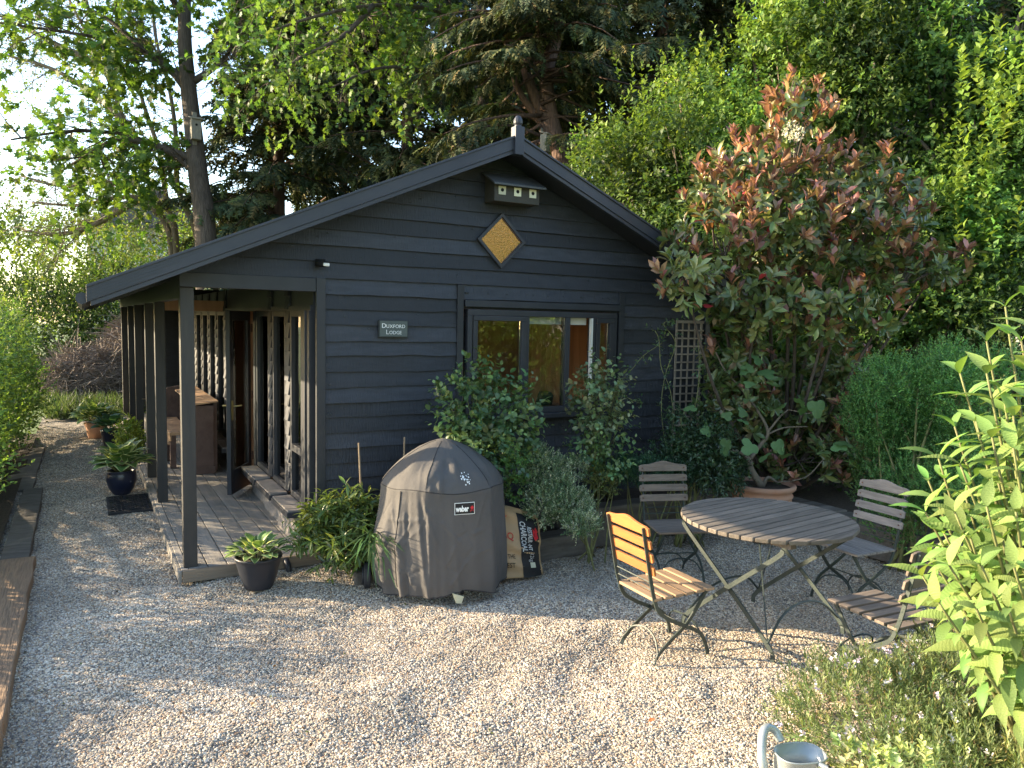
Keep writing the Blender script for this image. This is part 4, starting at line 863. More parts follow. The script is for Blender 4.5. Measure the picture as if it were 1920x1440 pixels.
WP('handle', lambda q: q.tube(curve([(-.045, .072, .345), (-.062, .09, .385), (-.095, .09, .405), (-.125, .07, .39), (-.145, .04, .33), (-.145, .02, .26), (-.13, .01, .18), (-.09, .0, .12)], 7), .0185, 14))
WP('spout', lambda q: q.tube(curve([(.04, -.07, .32), (.07, -.11, .315), (.12, -.17, .30), (.2, -.26, .33)], 6), [.012]*6+[.014]*13, 10))
WP('rim', lambda q: q.tube([p for p in ov(.329, .1, .074)]+[ov(.329, .1, .074)[0]], .0035, 6, cap=False))
WP('rivet', lambda q: (q.tube([(-.054, .098, .375), (-.052, .104, .379)], .006, 8), q.tube([(.062, -.104, .328), (.062, -.108, .332)], .005, 8)), mt='hole')
# ---- canes
for pts, lb in (([(1.70, 5.0, .06), (1.672, 5.02, .50), (1.655, 5.03, .885)], 'left hand thin bamboo cane standing in the strap leaved plant'), ([(1.985, 5.02, .1), (1.99, 5.03, .5), (2.0, 5.04, .905)], 'right hand thin cane standing behind the covered grill')):
    q = MB(); q.tube(pts, [.008, .0075, .006], 7); tag(q.build('bamboo_cane', M['cable']), lb, 'cane', 'canes in front of the gable wall')
q = MB(); q.tube([(.62, 9.3, .08), (.60, 9.4, .5), (.64, 9.35, .86)], .008, 6); q.tube([(.56, 9.35, .80), (.64, 9.35, .80)], .004, 4); tag(q.build('leaning_stick', M['cable']), 'thin pale stick leaning between the porch posts', 'stick')
# ---- nest boxes on trees
def nestbox(c, rz, s, m1, label, group=None):
    t = thing('nest_box', label, 'nest box', c, rz)
    def P(name, mt, fn): q = MB(); fn(q); q.v = [tuple(Vector(v)*s) for v in q.v]; return q.build(name, M[mt], t, world=False)
    P('box', m1, lambda q: q.poly([(-.06, 0), (.06, 0), (.06, .27), (-.06, .31)], 'x', -.065, .065))
    P('lid', m1, lambda q: q.poly([(-.09, .278), (-.09, .292), (.07, .335), (.07, .32)], 'x', -.08, .08)).rotation_euler = (0, 0, 0)
    P('entrance_hole', 'hole', lambda q: q.poly([(.017*math.cos(a), .20+.017*math.sin(a)) for a in np.linspace(0, 6.283, 12)[:-1]], 'y', -.064, -.0602))
    P('back_plate', m1, lambda q: q.box(-.03, .03, .061, .075, -.06, .40))
    return t

# ================================================================== VEGETATION
def clumpvar(p, g, f=1.0, a=.22):
    ph = g.uniform(0, 6, 3); return np.exp(a*(np.sin(p[:, 0]*2.1*f+ph[0])+np.sin(p[:, 1]*2.4*f+ph[1])+np.sin(p[:, 2]*2.9*f+ph[2])))[:, None]
def bush(parent, seed, lobes, nsh, k, size, L, cols, wts=None, T=None, mt='leaf', up=.5, droop=0, lo=.55, ang=.9, name='foliage', jit=.25, tipbright=None, cv=.12, out=.8, stuff=False, keep=None, sub=0, sr=.25):
    g = np.random.default_rng(seed)
    if sub:
        cp, co, _ = lobe_pts(g, lobes, sub, .5); lobes = [(tuple(c_), (sr*s_, sr*s_, sr*s_*.85)) for c_, s_ in zip(cp, g.uniform(.6, 1.35, sub))]; lo = min(lo, .45)
    p, o, f = lobe_pts(g, lobes, nsh, lo)
    d = nrm(o*out+np.array([0, 0, up])+g.normal(0, .35, p.shape)); LL = g.uniform(.6, 1.3, nsh)*L
    if keep is not None: q = keep(p); p, d, LL = p[q], d[q], LL[q]
    pos, ld, ln, t, ix = shoots(g, p, d, LL, k, ang=ang, droop=droop, jit=jit)
    c = pal(g, len(p), cols, wts, .18)[ix]*np.exp(g.normal(0, .14, (len(ix), 1)))*clumpvar(pos, g, 1, cv)
    if tipbright is not None: c = c*(1-t[:, None]**3)+np.array(tipbright)*t[:, None]**3
    sz = size*g.uniform(.65, 1.2, len(pos))*(1-.35*(t > .85))
    o_ = leaves(name, T or T_leaf2(), pos, ld, ln, sz, c, M[mt], parent)
    if stuff: o_['kind'] = 'stuff'
    return o_
def limbs(g, paths, n, ln, r=.012, lvl2=3, droop=.15, spread=.8):
    """side branches growing off limb paths -> (list of tubes, tip points, tip directions)"""
    tubes = []; tips = []; td = []
    for P in paths:
        P = [np.array(p) for p in P]
        for _ in range(n):
            i = g.integers(1, len(P)-1); a = P[i]+(P[i+1]-P[i])*g.uniform(); t = nrm(P[i+1]-P[i]); d = nrm(t*.6+sph(g, 1)[0]*spread+np.array([0, 0, .15])); Lb = ln*g.uniform(.5, 1.2)
            pts = [a]; 
            for s in range(4): d = nrm(d+sph(g, 1)[0]*.22-np.array([0, 0, droop*.5])); pts.append(pts[-1]+d*Lb/4)
            tubes.append((pts, list(np.linspace(r, r*.3, 5)))); tips.append(pts[-1]); td.append(d)
            for _2 in range(lvl2):
                j = g.integers(1, 4); a2 = pts[j]; d2 = nrm(d+sph(g, 1)[0]*.9); q = [a2]
                for s in range(2): d2 = nrm(d2+sph(g, 1)[0]*.25-np.array([0, 0, droop])); q.append(q[-1]+d2*Lb*.22)
                tubes.append((q, [r*.45, r*.35, r*.2])); tips.append(q[-1]); td.append(d2)
    return tubes, np.array(tips), np.array(td)
def tipleaves(g, parent, tips, td, per, k, size, L, cols, wts, T, mt='leaf', droop=.1, spread=.25, name='crown', ang=1.0):
    b = tips.repeat(per, 0)+g.normal(0, spread, (len(tips)*per, 3)); d = nrm(td.repeat(per, 0)*.5+sph(g, len(b))*.8)
    pos, ld, ln, t, ix = shoots(g, b, d, L*g.uniform(.5, 1.2, len(b)), k, ang=ang, droop=droop); c = pal(g, len(b), cols, wts, .2)[ix]*clumpvar(pos, g, .7, .1)
    return leaves(name, T, pos, ld+np.array([0, 0, -.25]), ln, size*g.uniform(.6, 1.2, len(pos)), c, M[mt], parent)
def conifer(label, base, H, Rm, seed, nb=150, per=78, fs=.34, trunks=None, low=1.0, cols=None, grp='tall dark conifers behind the lodge'):
    g = np.random.default_rng(seed); t = thing('conifer_tree', label, 'tree', tuple(base), 0, grp); bx_, by_, _ = base
    tr_ = trunks or [([(bx_, by_, -.1), (bx_+.05, by_, H*.4), (bx_, by_+.05, H*.75), (bx_, by_, H)], [.2, .15, .09, .02])]
    for p, r in tr_: wood('trunk', [(curve(p, 5), list(np.interp(np.linspace(0, 1, 5*(len(p)-1)+1), np.linspace(0, 1, len(r)), r)))], M['barkred'], t, 9)
    tubes = []; FP = []; FD = []; FN = []
    for _ in range(nb):
        h = low+(H-low)*g.uniform()**.9; a = g.uniform(0, 6.28); Lb = Rm*(1-.72*(h/H)**1.5)*g.uniform(.55, 1.15); d = np.array([math.cos(a), math.sin(a), .25+.2*g.normal()]); p = np.array([bx_, by_, h]); P = [p]
        for s in range(6): d = nrm(d+np.array([0, 0, -.11])+g.normal(0, .07, 3)); p = p+d*Lb/6; P.append(p)
        tubes.append((P, list(np.linspace(.035, .008, 7))))
        P = np.array(P); u = g.uniform(.18, 1, per)**.8*6; i = np.minimum(u.astype(int), 5); q = P[i]+(P[i+1]-P[i])*(u-i)[:, None]; tg = nrm(P[i+1]-P[i])
        side = np.cross(tg, [0, 0, 1.]); s_ = g.choice([-1, 1], per)[:, None]
        dd = nrm(tg*.5+side*s_*g.uniform(.1, 1, (per, 1))+np.array([0, 0, -.45])+g.normal(0, .22, (per, 3))); q = q+side*s_*g.uniform(0, .28, (per, 1))+np.array([0, 0, -.05]); FP.append(q); FD.append(dd); FN.append(np.array([0, 0, 1.])+tg*.3+g.normal(0, .4, (per, 3)))
    FP = np.concatenate(FP); FD = np.concatenate(FD); FN = np.concatenate(FN)
    wood('branches', tubes, M['barkred'], t, 3)
    N = len(FP); c = pal(g, N, cols or [(.055, .078, .036), (.075, .092, .036), (.14, .135, .050), (.045, .066, .036)], [4, 3, 1.8, 3], .25)
    leaves('crown', T_frond(4, .3), FP, FD, FN, fs*g.uniform(.6, 1.25, N), c, M['needle'], t); return t
def ground(px, py, d): p = AT(px, py, d); return (float(p[0]), float(p[1]), 0.0)

# ---- conifers
conifer('dark conifer left of the roof, behind the tall sycamore', ground(520, 400, 19.5), 12, 3.3, 21, nb=165)
conifer('dark conifer filling the gap above the left roof slope', ground(760, 400, 18), 13, 3.2, 22, nb=165)
kb = np.array(ground(1010, 400, 12.6)); K = lambda px, py, d=12.6: tuple(AT(px, py, d))
conifer('forked conifer with bare leaning stems just behind the roof peak', tuple(kb), 11, 3.0, 23, nb=175, per=100, low=4.7, fs=.22,
        trunks=[([(kb[0], kb[1], -.1), K(1065, 420), K(1045, 270), K(1010, 200), K(985, 130), K(960, 20)], [.17, .15, .13, .10, .08, .06]), ([K(1045, 280), K(1015, 230), K(985, 190), K(965, 150), K(940, 40)], [.08, .07, .06, .05, .03]), ([K(1085, 420), K(1040, 250), K(1025, 140), K(1060, 20)], [.16, .13, .12, .10])])
conifer('dark conifer standing right of the roof peak', ground(1230, 400, 15.5), 13, 3.3, 24, nb=165)
conifer('dark conifer half hidden by the sunlit trees on the right', ground(1480, 400, 15), 13, 3.3, 25, nb=170)
conifer('farthest dark conifer showing between the two others at the left', ground(640, 400, 25), 14, 3.8, 26, nb=150, per=44, fs=.6)
conifer('far dark conifer closing the gap behind the roof peak', ground(960, 400, 24), 15, 4.2, 27, nb=180, per=44, fs=.6)
conifer('far dark conifer behind the sunlit trees', ground(1330, 400, 24), 14, 4, 28, nb=140, per=44, fs=.6)
conifer('dark conifer filling the sky gap at the upper right', ground(1780, 400, 17), 13, 3.3, 29, nb=120, per=44, fs=.6)
b_ = K(1022, 268, 12.1); nestbox(tuple(b_-np.array([0, 0, .14])), R(28), .95, 'birch', 'pale nest box on the forked conifer behind the roof peak')

# ---- tall sycamore at the left with its limbs
A = lambda px, py, d=17.0: tuple(AT(px, py, d))
g = np.random.default_rng(31); sb = ground(388, 480, 17)
sy = thing('sycamore_tree', 'tall broad leaved tree left of the roof, a nest box on its trunk', 'tree', sb)
wood('trunk', [(curve([sb, A(386, 450), A(372, 330), A(362, 240), A(352, 150), A(346, 60), A(348, -80), A(352, -260)], 5), list(np.linspace(.26, .10, 36)))], M['bark'], sy, 12)
L1 = [curve([A(362, 320), A(330, 292), A(280, 268), A(220, 250), A(130, 246, 16.6), A(20, 262, 16)], 4), curve([A(350, 170), A(322, 135), A(270, 95), A(215, 45), A(150, 5), A(60, -70, 16)], 4), curve([A(352, 155), A(318, 128), A(280, 103), A(230, 80), A(120, 60, 16.5), A(-20, 40, 16)], 4),
      curve([A(364, 152), A(390, 135), A(418, 112), A(437, 84), A(470, 20, 16.5)], 4), curve([A(348, -40), A(420, -80, 16), A(540, -60, 15), A(650, -10, 14.5), A(700, 40, 14)], 4), curve([A(350, -90), A(460, -160, 15), A(620, -120, 14), A(800, -40, 13.5)], 4), curve([A(352, 40), A(300, -30), A(240, -60), A(180, -120)], 4), curve([A(366, 300), A(300, 275), A(220, 262), A(150, 300), A(100, 330)], 4)]
for P in L1: wood('limb', [(P, list(np.linspace(.085, .02, len(P))))], M['bark'], sy, 7)
tb_, tips, td = limbs(g, L1, 22, 1.5, .018, 3, .2, .8); wood('branches', tb_, M['bark'], sy, 4)
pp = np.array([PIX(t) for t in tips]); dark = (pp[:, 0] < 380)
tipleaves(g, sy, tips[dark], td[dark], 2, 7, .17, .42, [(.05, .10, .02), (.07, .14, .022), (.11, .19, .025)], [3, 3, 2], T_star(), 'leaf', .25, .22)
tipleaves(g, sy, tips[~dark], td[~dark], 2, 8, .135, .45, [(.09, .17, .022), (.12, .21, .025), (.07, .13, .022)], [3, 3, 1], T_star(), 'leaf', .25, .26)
nestbox(tuple(AT(367, 262, 16.72)), R(5), 1.55, 'birch', 'weathered grey nest box on the trunk of the tall tree at the left')

# ---- overhanging bright maple boughs above the roof
g = np.random.default_rng(33); mb = ground(905, 400, 15.0)
ma = thing('maple_tree', 'bright green maple boughs hanging over the left half of the roof', 'tree', mb)
LM = [curve([A(905, 170, 14.6), A(840, 150, 14), A(770, 128, 13.5), A(700, 130, 13), A(620, 165, 12.6)], 4), curve([A(900, 60, 14.6), A(820, 20, 14), A(700, 10, 13.2), A(560, 40, 12.6), A(440, 90, 12.3)], 4), curve([A(900, -20, 14.6), A(760, -60, 13.6), A(600, -40, 12.6), A(450, 20, 12.2)], 4), curve([A(700, 10, 13.2), A(640, 70, 12.8), A(560, 110, 12.6), A(500, 160, 12.4)], 4)]
wood('trunk', [(curve([mb, A(905, 250, 15), A(903, 100, 14.8), A(900, -60, 14.6)], 5), list(np.linspace(.15, .08, 16)))], M['bark'], ma, 8)
for P in LM: wood('limb', [(P, list(np.linspace(.05, .015, len(P))))], M['bark'], ma, 6)
tb_, tips, td = limbs(g, LM, 15, .9, .012, 3, .25, .7); wood('branches', tb_, M['bark'], ma, 3)
tipleaves(g, ma, tips, td, 2, 7, .105, .34, [(.08, .15, .028), (.11, .19, .03), (.055, .11, .026)], [3, 2, 2], T_star(), 'leaf', .3, .2)

# ---- pale many stemmed tree, mostly bare twigs, behind it
g = np.random.default_rng(35); wb = ground(318, 480, 20); B = lambda px, py: A(px, py, 20)
wi = thing('multi_stemmed_tree', 'pale many stemmed tree with thin bare twigs and young leaves at the far left', 'tree', wb)
LW = [curve([wb, B(322, 470), B(300, 400), B(275, 330), B(235, 230), B(190, 120), B(130, 0), B(90, -80)], 4), curve([wb, B(330, 460), B(312, 380), B(300, 290), B(262, 170), B(250, 60), B(220, -80)], 4), curve([B(380, 480), B(362, 420), B(333, 350), B(330, 260), B(318, 170), B(290, 60), B(285, -60)], 4), curve([B(300, 400), B(262, 372), B(210, 372), B(150, 385), B(60, 380)], 4), curve([B(275, 330), B(230, 345), B(180, 340), B(120, 350), B(40, 330)], 4), curve([B(235, 230), B(180, 180), B(100, 130), B(0, 100)], 4), curve([B(190, 120), B(120, 90), B(60, 60), B(-20, 20)], 4), curve([B(262, 170), B(210, 110), B(170, 30), B(150, -60)], 4), curve([B(262, 372), B(180, 420), B(110, 440), B(40, 430)], 4)]
for P in LW: wood('stem', [(P, list(np.linspace(.10, .025, len(P))))], M['barkpale'], wi, 7)
tb_, tips, td = limbs(g, LW, 36, 1.9, .013, 4, .12, .9); wood('twigs', tb_, M['barkpale'], wi, 3)
tipleaves(g, wi, tips, td, 1, 6, .085, .4, [(.14, .20, .03), (.10, .16, .03), (.18, .22, .05)], None, T_leaf2(.3), 'leaf', .2, .25, name='young_leaves')

# ---- rows of shrubs at the far end of the path
def shrub(label, lobes, seed, nsh, k, size, L, cols, wts=None, T=None, mt='leaf', cat='shrub', name='shrub', grp=None, stem=True, mst='twig', **kw):
    c = np.array([l[0] for l in lobes]).mean(0); t = thing(name, label, cat, (float(c[0]), float(c[1]), 0), 0, grp); g = np.random.default_rng(seed+500)
    if stem:
        tb = []
        for l_ in lobes:
            for _ in range(3):
                e = np.array(l_[0])+sph(g, 1)[0]*np.array(l_[1])*.5; b0 = np.array([c[0]+g.normal()*.08, c[1]+g.normal()*.08, 0]); r0 = max(.006, .012*float(np.linalg.norm(e-b0)))
                tb.append((curve([b0, b0*.5+e*.5+g.normal(0, .06, 3), e], 4), list(np.linspace(r0, r0*.4, 9))))
        wood('stems', tb, M[mst], t, 5)
    bush(t, seed, lobes, nsh, k, size, L, cols, wts, T, mt, **kw); return t
def lb(px, py, d, rx, ry=None, rz=None): p = AT(px, py, d); return (tuple(p), (rx, ry or rx, rz or rx))
GRN = [(.055, .115, .022), (.08, .15, .025), (.12, .20, .03)]
YEL = [(.13, .21, .028), (.18, .27, .035), (.09, .16, .025)]
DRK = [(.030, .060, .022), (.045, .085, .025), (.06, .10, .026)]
shrub('yellow green leafy tree at the far left above the dark hedge', [lb(60, 520, 24, 2.2, 2, 1.6), lb(170, 500, 26, 2.0, 2, 1.3), lb(-60, 480, 23, 2, 2, 2)], 41, 1500, 8, .16, .8, YEL, name='leafy_tree', cat='tree', stem=False)
shrub('yellow green leafy tree far behind the lower corner of the roof', [lb(300, 510, 27, 2.2, 2, 1.2), lb(420, 470, 28, 1.8, 2, 1.4), lb(240, 560, 22, 1.3, 1.3, 1.0)], 42, 1300, 8, .16, .8, YEL, name='leafy_tree', cat='tree', stem=False)
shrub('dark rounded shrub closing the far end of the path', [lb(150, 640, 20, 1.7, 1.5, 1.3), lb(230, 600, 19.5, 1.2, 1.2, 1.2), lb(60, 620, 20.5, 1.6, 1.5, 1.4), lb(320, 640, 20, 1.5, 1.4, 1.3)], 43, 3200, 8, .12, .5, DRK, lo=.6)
shrub('dark shrub behind the porch posts', [lb(420, 620, 21, 1.8, 1.6, 1.6), lb(520, 640, 21, 1.6, 1.4, 1.6)], 44, 900, 8, .13, .5, GRN)
# brushwood heap
g = np.random.default_rng(45); q = MB(); hc = np.array(ground(275, 700, 15.8))
def heapz(x, y):
    """height of the heap at an offset from its middle"""
    r2 = (x/2.15)**2+(y/1.3)**2; return (1.55+.22*x)*max(0, 1-r2)**.75*(1+.16*math.sin(4.1*x+2)+.07*math.sin(9*x+y*5)) if r2 < 1 else 0
for k in range(6000):
    r = g.uniform()**.5; a = g.uniform(0, 6.283); x, y = 2.1*r*math.cos(a), 1.28*r*math.sin(a); h = heapz(x, y)*g.uniform(.86, 1.04)+.02; d = nrm(np.array([g.normal(), g.normal()*.8, g.normal()*.35-.1-.3*r])); Ls = g.uniform(.12, .42)
    p = hc+np.array([x, y, h]); e = p+d*Ls; p0 = p-d*Ls; e[2] = max(e[2], .02); p0[2] = max(p0[2], .02); q.tube([p0, p+g.normal(0, .03, 3), e], [.0065, .0055, .003], 3, cap=False)
for k in range(70):
    x, y = g.uniform(-1.9, 1.9), g.uniform(-.8, .3); h = heapz(x, y); d = nrm(np.array([g.normal(), .3*g.normal()-.2, .35+.35*g.normal()])); p = hc+np.array([x, y, h]); q.tube([p-d*.3, p+d*.3+g.normal(0, .03, 3), p+d*.75], [.012, .009, .004], 4)
tag(q.build('brushwood_heap', M['dead']), 'big heap of dead grey brushwood at the far end of the path', 'brushwood', kind='stuff')
q = MB(); V = [(hc[0]+1.95*r*math.cos(a), hc[1]+1.2*r*math.sin(a), heapz(1.95*r*math.cos(a), 1.2*r*math.sin(a))*.85-.02) for r in (0, .25, .5, .75, .95, 1.05) for a in np.linspace(0, 6.283, 25)[:-1]]
q.add(V, [(i*24+j, i*24+(j+1) % 24, (i+1)*24+(j+1) % 24, (i+1)*24+j) for i in range(5) for j in range(24)]); q.build('brushwood_base', M['soil'], None, kind='structure')
# grass tufts in front of the heap
g = np.random.default_rng(46); N = 2600; px = g.uniform(85, 260, N); D = g.uniform(12.3, 14.2, N); P = np.array([AT(a, 780, d) for a, d in zip(px, D)]); P[:, 2] = 0
leaves('grass', T_strip([.03, .035, .02, .004], .35, 0), P, nrm(np.stack([g.normal(0, .6, N), g.normal(0, .6, N), np.ones(N)], 1)), sph(g, N), g.uniform(.12, .38, N), pal(g, N, [(.045, .075, .03), (.07, .11, .04), (.04, .065, .03)]), M['leaf'], None, label='strappy green grass growing where the gravel path ends', cat='grass', kind='stuff')

# ---- hedge along the left of the path
g = np.random.default_rng(47)
hl = []
for y in np.arange(7.4, 13.5, .55): x = -.72-.018*y; hl.append(((x+g.normal()*.08-.1, y, .65), (.40, .5, .65))); hl.append(((x-.1, y+.2, 1.30+.1*g.normal()), (.36, .45, .42)))
hl += [((-1.05, 6.9, .6), (.5, .5, .55)), ((-1.3, 6.2, .40), (.35, .4, .38)), ((-1.3, 5.7, .36), (.3, .35, .34)), ((-1.5, 5.4, .36), (.35, .35, .34)), ((-1.25, 5.25, .30), (.3, .3, .30)), ((-1.9, 5.6, .5), (.4, .4, .42))]  # start of the hedge, then unseen low bushes added to shade the gravel
shrub('loose light green hedge lining the left side of the path', hl, 47, 4300, 9, .060, .26, [(.11, .19, .04), (.075, .14, .032), (.16, .24, .05)], [3, 3, 2], T_leaf4(.28), name='hedge', cat='hedge', lo=.5, up=.9, stem=True)
shrub('low grey green lavender tuft at the bottom left corner', [((-.42, 2.52, .04), (.13, .16, .10)), ((-.40, 2.3, .04), (.13, .12, .09))], 48, 260, 9, .035, .10, [(.20, .26, .14), (.26, .32, .18)], T=T_leaf2(.09), up=1.4, stem=False, name='lavender', cat='herb')
q = MB()
for k in range(26):
    a_ = (-.28+g.uniform(-.12, .25), 2.5+g.uniform(-.1, 1.2), 0); q.tube([a_, (a_[0]+g.normal()*.03, a_[1]+g.normal()*.03, .1), (a_[0]+g.normal()*.06, a_[1], g.uniform(.13, .26))], [.0012, .001, .0006], 3)
tag(q.build('dry_grass', M['dead']), 'thin dry grass blades beside the left sleepers', 'grass', kind='stuff')

# ---- sunlit small leaved trees at the right
LIT = [(.10, .18, .032), (.16, .25, .04), (.06, .12, .025)]
def bigtree(label, lobes, seed, nsh, k, size, L, cols, wts, base, tips=(), **kw):
    t = thing('leafy_tree', label, 'tree', base, 0, 'sunlit leafy trees to the right of the lodge'); g = np.random.default_rng(seed); tb = []
    for l_ in lobes:
        e = np.array(l_[0]); b0 = np.array(base); mid = b0*.55+e*.45+g.normal(0, .15, 3); tb.append((curve([b0, mid, e, e+np.array([g.normal()*.3, g.normal()*.3, l_[1][2]*.7])], 5), list(np.linspace(.07, .012, 16))))
        for _ in range(7): u = e+sph(g, 1)[0]*np.array(l_[1])*.8; s0 = b0*.3+e*.7+g.normal(0, .1, 3); tb.append((curve([s0, (s0+u)/2+g.normal(0, .08, 3), u], 3), list(np.linspace(.022, .005, 7))))
    wood('trunk', tb[:1], M['bark'], t, 7); wood('limbs', tb[1:], M['barkpale'], t, 5)
    bush(t, seed, lobes, nsh, k, size, L, cols, wts, name='crown', sub=len(lobes)*13, sr=.34, **kw)
    if tips:  # long leading shoots standing out of the crown
        P = []; Dd = []; LL = []
        for (px, py, d, n_) in tips:
            for _ in range(n_*3): P.append(AT(px+g.normal()*38, py+g.uniform(10, 150), d+g.normal()*.25)); Dd.append([g.normal()*.25, g.normal()*.2, 1]); LL.append(g.uniform(.35, .7))
        pos, ld, ln, t_, ix = shoots(g, np.array(P), np.array(Dd), np.array(LL), 16, ang=1.0, t0=0); c = pal(g, len(P), [(.18, .27, .035), (.14, .23, .03)], None, .12)[ix]
        leaves('leading_shoots', T_leaf4(.3), pos, ld, ln, size*1.0*g.uniform(.6, 1.2, len(pos)), c, M['leaf'], t)['kind'] = 'stuff'
    return t
bigtree('bright small leaved tree rising directly behind the right roof slope', [lb(1140, 320, 10.3, .45, .5, .5), lb(1200, 350, 10, .6, .7, .6), lb(1290, 300, 9.6, .7, .8, .8), lb(1230, 430, 9.6, .7, .7, .5), lb(1330, 420, 9.4, .6, .7, .7), lb(1290, 190, 10.3, .35, .4, .5)], 51, 3300, 9, .080, .30, LIT, [3, 2, 4], ground(1300, 500, 10), [(1205, 175, 10, 5), (1262, 150, 10, 5), (1150, 225, 10.2, 4)], T=T_leaf4(.3), up=.3, ang=1.25, cv=.28)
bigtree('bright small leaved tree behind the red and green photinia', [lb(1420, 150, 9.8, .7, .7, .6), lb(1540, 120, 9.6, .8, .8, .8), lb(1650, 70, 9.6, .7, .8, .8), lb(1480, 270, 9.6, .8, .7, .6), lb(1620, 230, 9.4, .8, .8, .8), lb(1400, 330, 9.6, .6, .6, .6), lb(1560, 10, 10, .8, .8, .6)], 52, 4600, 9, .080, .30, LIT, [3, 2, 4], ground(1560, 500, 10), [(1360, 60, 9.8, 5), (1520, 20, 9.6, 6), (1610, 10, 9.5, 8), (1700, 20, 9.5, 6)], T=T_leaf4(.3), up=.3, ang=1.25, cv=.28)
bigtree('large dark green leafy tree filling the upper right corner', [lb(1760, 120, 9.6, 1.0, .9, 1.0), lb(1900, 80, 9.2, 1.0, .9, 1.0), lb(1760, 320, 9.2, .9, .8, .9), lb(1890, 330, 8.8, .9, .8, 1.0), lb(1700, 420, 9, .7, .7, .7), lb(1850, 500, 8.6, .9, .8, .8), lb(1700, 560, 8.8, .7, .7, .5), lb(1960, 200, 9, 1, 1, 1.3)], 53, 6000, 9, .090, .30, [(.045, .095, .022), (.065, .13, .026), (.11, .19, .03)], [3, 3, 1.2], ground(1820, 600, 9.4), [(1870, 150, 7.5, 5), (1900, 60, 7.4, 6), (1800, 260, 8.4, 4), (1830, 330, 8.2, 5), (1860, 420, 8.0, 5)], T=T_leaf2(.32), up=.2, ang=1.25, cv=.28)
bigtree('mid green leafy tree between the photinia and the lattice fence', [lb(1640, 470, 8.6, .7, .6, .6), lb(1780, 560, 8.2, .55, .5, .35), lb(1500, 430, 8.8, .8, .6, .6), lb(1400, 480, 8.8, .6, .6, .5), lb(1560, 600, 8.4, .8, .5, .5), lb(1440, 640, 8.4, .7, .5, .6), lb(1650, 650, 8.2, .6, .4, .5), lb(1500, 760, 8, .7, .4, .5), lb(1600, 780, 7.8, .6, .4, .4)], 54, 3800, 9, .075, .26, [(.05, .10, .022), (.08, .15, .026), (.11, .18, .03)], [3, 2, 1], ground(1600, 700, 8.6), T=T_leaf2(.32), up=.4)
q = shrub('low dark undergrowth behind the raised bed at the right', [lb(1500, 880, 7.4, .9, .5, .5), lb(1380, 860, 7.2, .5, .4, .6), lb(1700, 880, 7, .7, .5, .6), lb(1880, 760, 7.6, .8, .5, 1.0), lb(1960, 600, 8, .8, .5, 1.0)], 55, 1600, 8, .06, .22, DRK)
# lattice fence behind
f0 = np.array(ground(1650, 620, 9.0)); f1 = np.array(ground(2150, 620, 8.4)); fd = nrm(f1-f0); fl = float(np.linalg.norm(f1-f0)); fe = thing('lattice_fence', 'brown lattice topped timber fence glimpsed through the leaves at the right', 'fence', tuple(f0), math.atan2(fd[1], fd[0]))
def FP_(name, mt, fn): q = MB(); fn(q); return q.build(name, M[mt], fe, world=False)
for k in range(4): FP_('post', 'fence', lambda q: q.box(k*fl/3-.04, k*fl/3+.04, -.04, .04, 0, 2.35))
for k in range(int(fl/.14)): FP_('fence_board', 'fence', lambda q: q.box(k*.14, k*.14+.125, .045, .06, .1, 1.5))
for k in range(int(fl/.09)): FP_('lattice_slat', 'fence', lambda q: q.box(k*.09, k*.09+.022, .02, .03, 1.52, 2.3))
for k in range(9): FP_('lattice_rail', 'fence', lambda q: q.box(0, fl, .031, .04, 1.52+k*.09, 1.545+k*.09))

# ---- photinia
g = np.random.default_rng(61); pb = (5.52, 4.62, .25)
ph = thing('photinia', 'large photinia with bronze red young leaves at the right corner of the lodge', 'shrub', pb)
plobes = [lb(1490, 260, 6.5, .34, .4, .5), lb(1390, 330, 6.3, .42, .45, .36), lb(1590, 350, 6.4, .46, .45, .36), lb(1480, 420, 6.2, .75, .55, .42), lb(1620, 440, 6.2, .5, .5, .36), lb(1340, 440, 6.0, .38, .4, .4), lb(1280, 520, 5.55, .28, .3, .22), lb(1420, 560, 6.1, .55, .45, .34), lb(1560, 570, 6.1, .65, .5, .36), lb(1710, 500, 6.2, .38, .4, .26), lb(1385, 680, 6.5, .34, .3, .42), lb(1540, 720, 6.7, .65, .4, .45), lb(1430, 830, 6.7, .55, .3, .25), lb(1600, 850, 6.7, .42, .3, .25), lb(1480, 190, 6.6, .16, .2, .28), lb(1690, 380, 6.5, .3, .3, .25), lb(1330, 370, 6.3, .28, .3, .26), lb(1760, 500, 6.4, .28, .3, .18), lb(1400, 750, 6.4, .45, .3, .30), lb(1510, 860, 6.5, .5, .3, .22), lb(1620, 760, 6.5, .4, .3, .3)]
tb = []
for l_ in plobes:
    e = np.array(l_[0]); b0 = np.array(pb)+g.normal(0, .04, 3)*np.array([1, 1, 0]); mid = b0*.5+e*.5+g.normal(0, .08, 3)-np.array([.1, 0, 0]); tb.append((curve([b0, mid, e], 6), list(np.linspace(.022, .008, 13))))
    for _ in range(6): u = e+sph(g, 1)[0]*np.array(l_[1])*.85; tb.append((curve([mid*.2+e*.8, (e+u)/2+g.normal(0, .03, 3), u], 3), list(np.linspace(.008, .003, 7))))
wood('stems', tb, M['bark'], ph, 5)
TP4 = T_strip([.03, .17, .18, .0], .18, .25)
P, O, f = lobe_pts(g, plobes, 1500, .4); PX, PY = PIX(P); hi = np.clip((560-PY)/330, 0, 1)*.62+.17
red = g.uniform(0, 1, len(P)) < hi*np.clip((f-.45)*2.2, 0, 1)+.07
D = nrm(O*.7+np.array([0, 0, 1.0])*np.where(red, 1.2, .15)[:, None]+g.normal(0, .25, P.shape)); k = 8
ang = np.where(red, .55, 1.05)
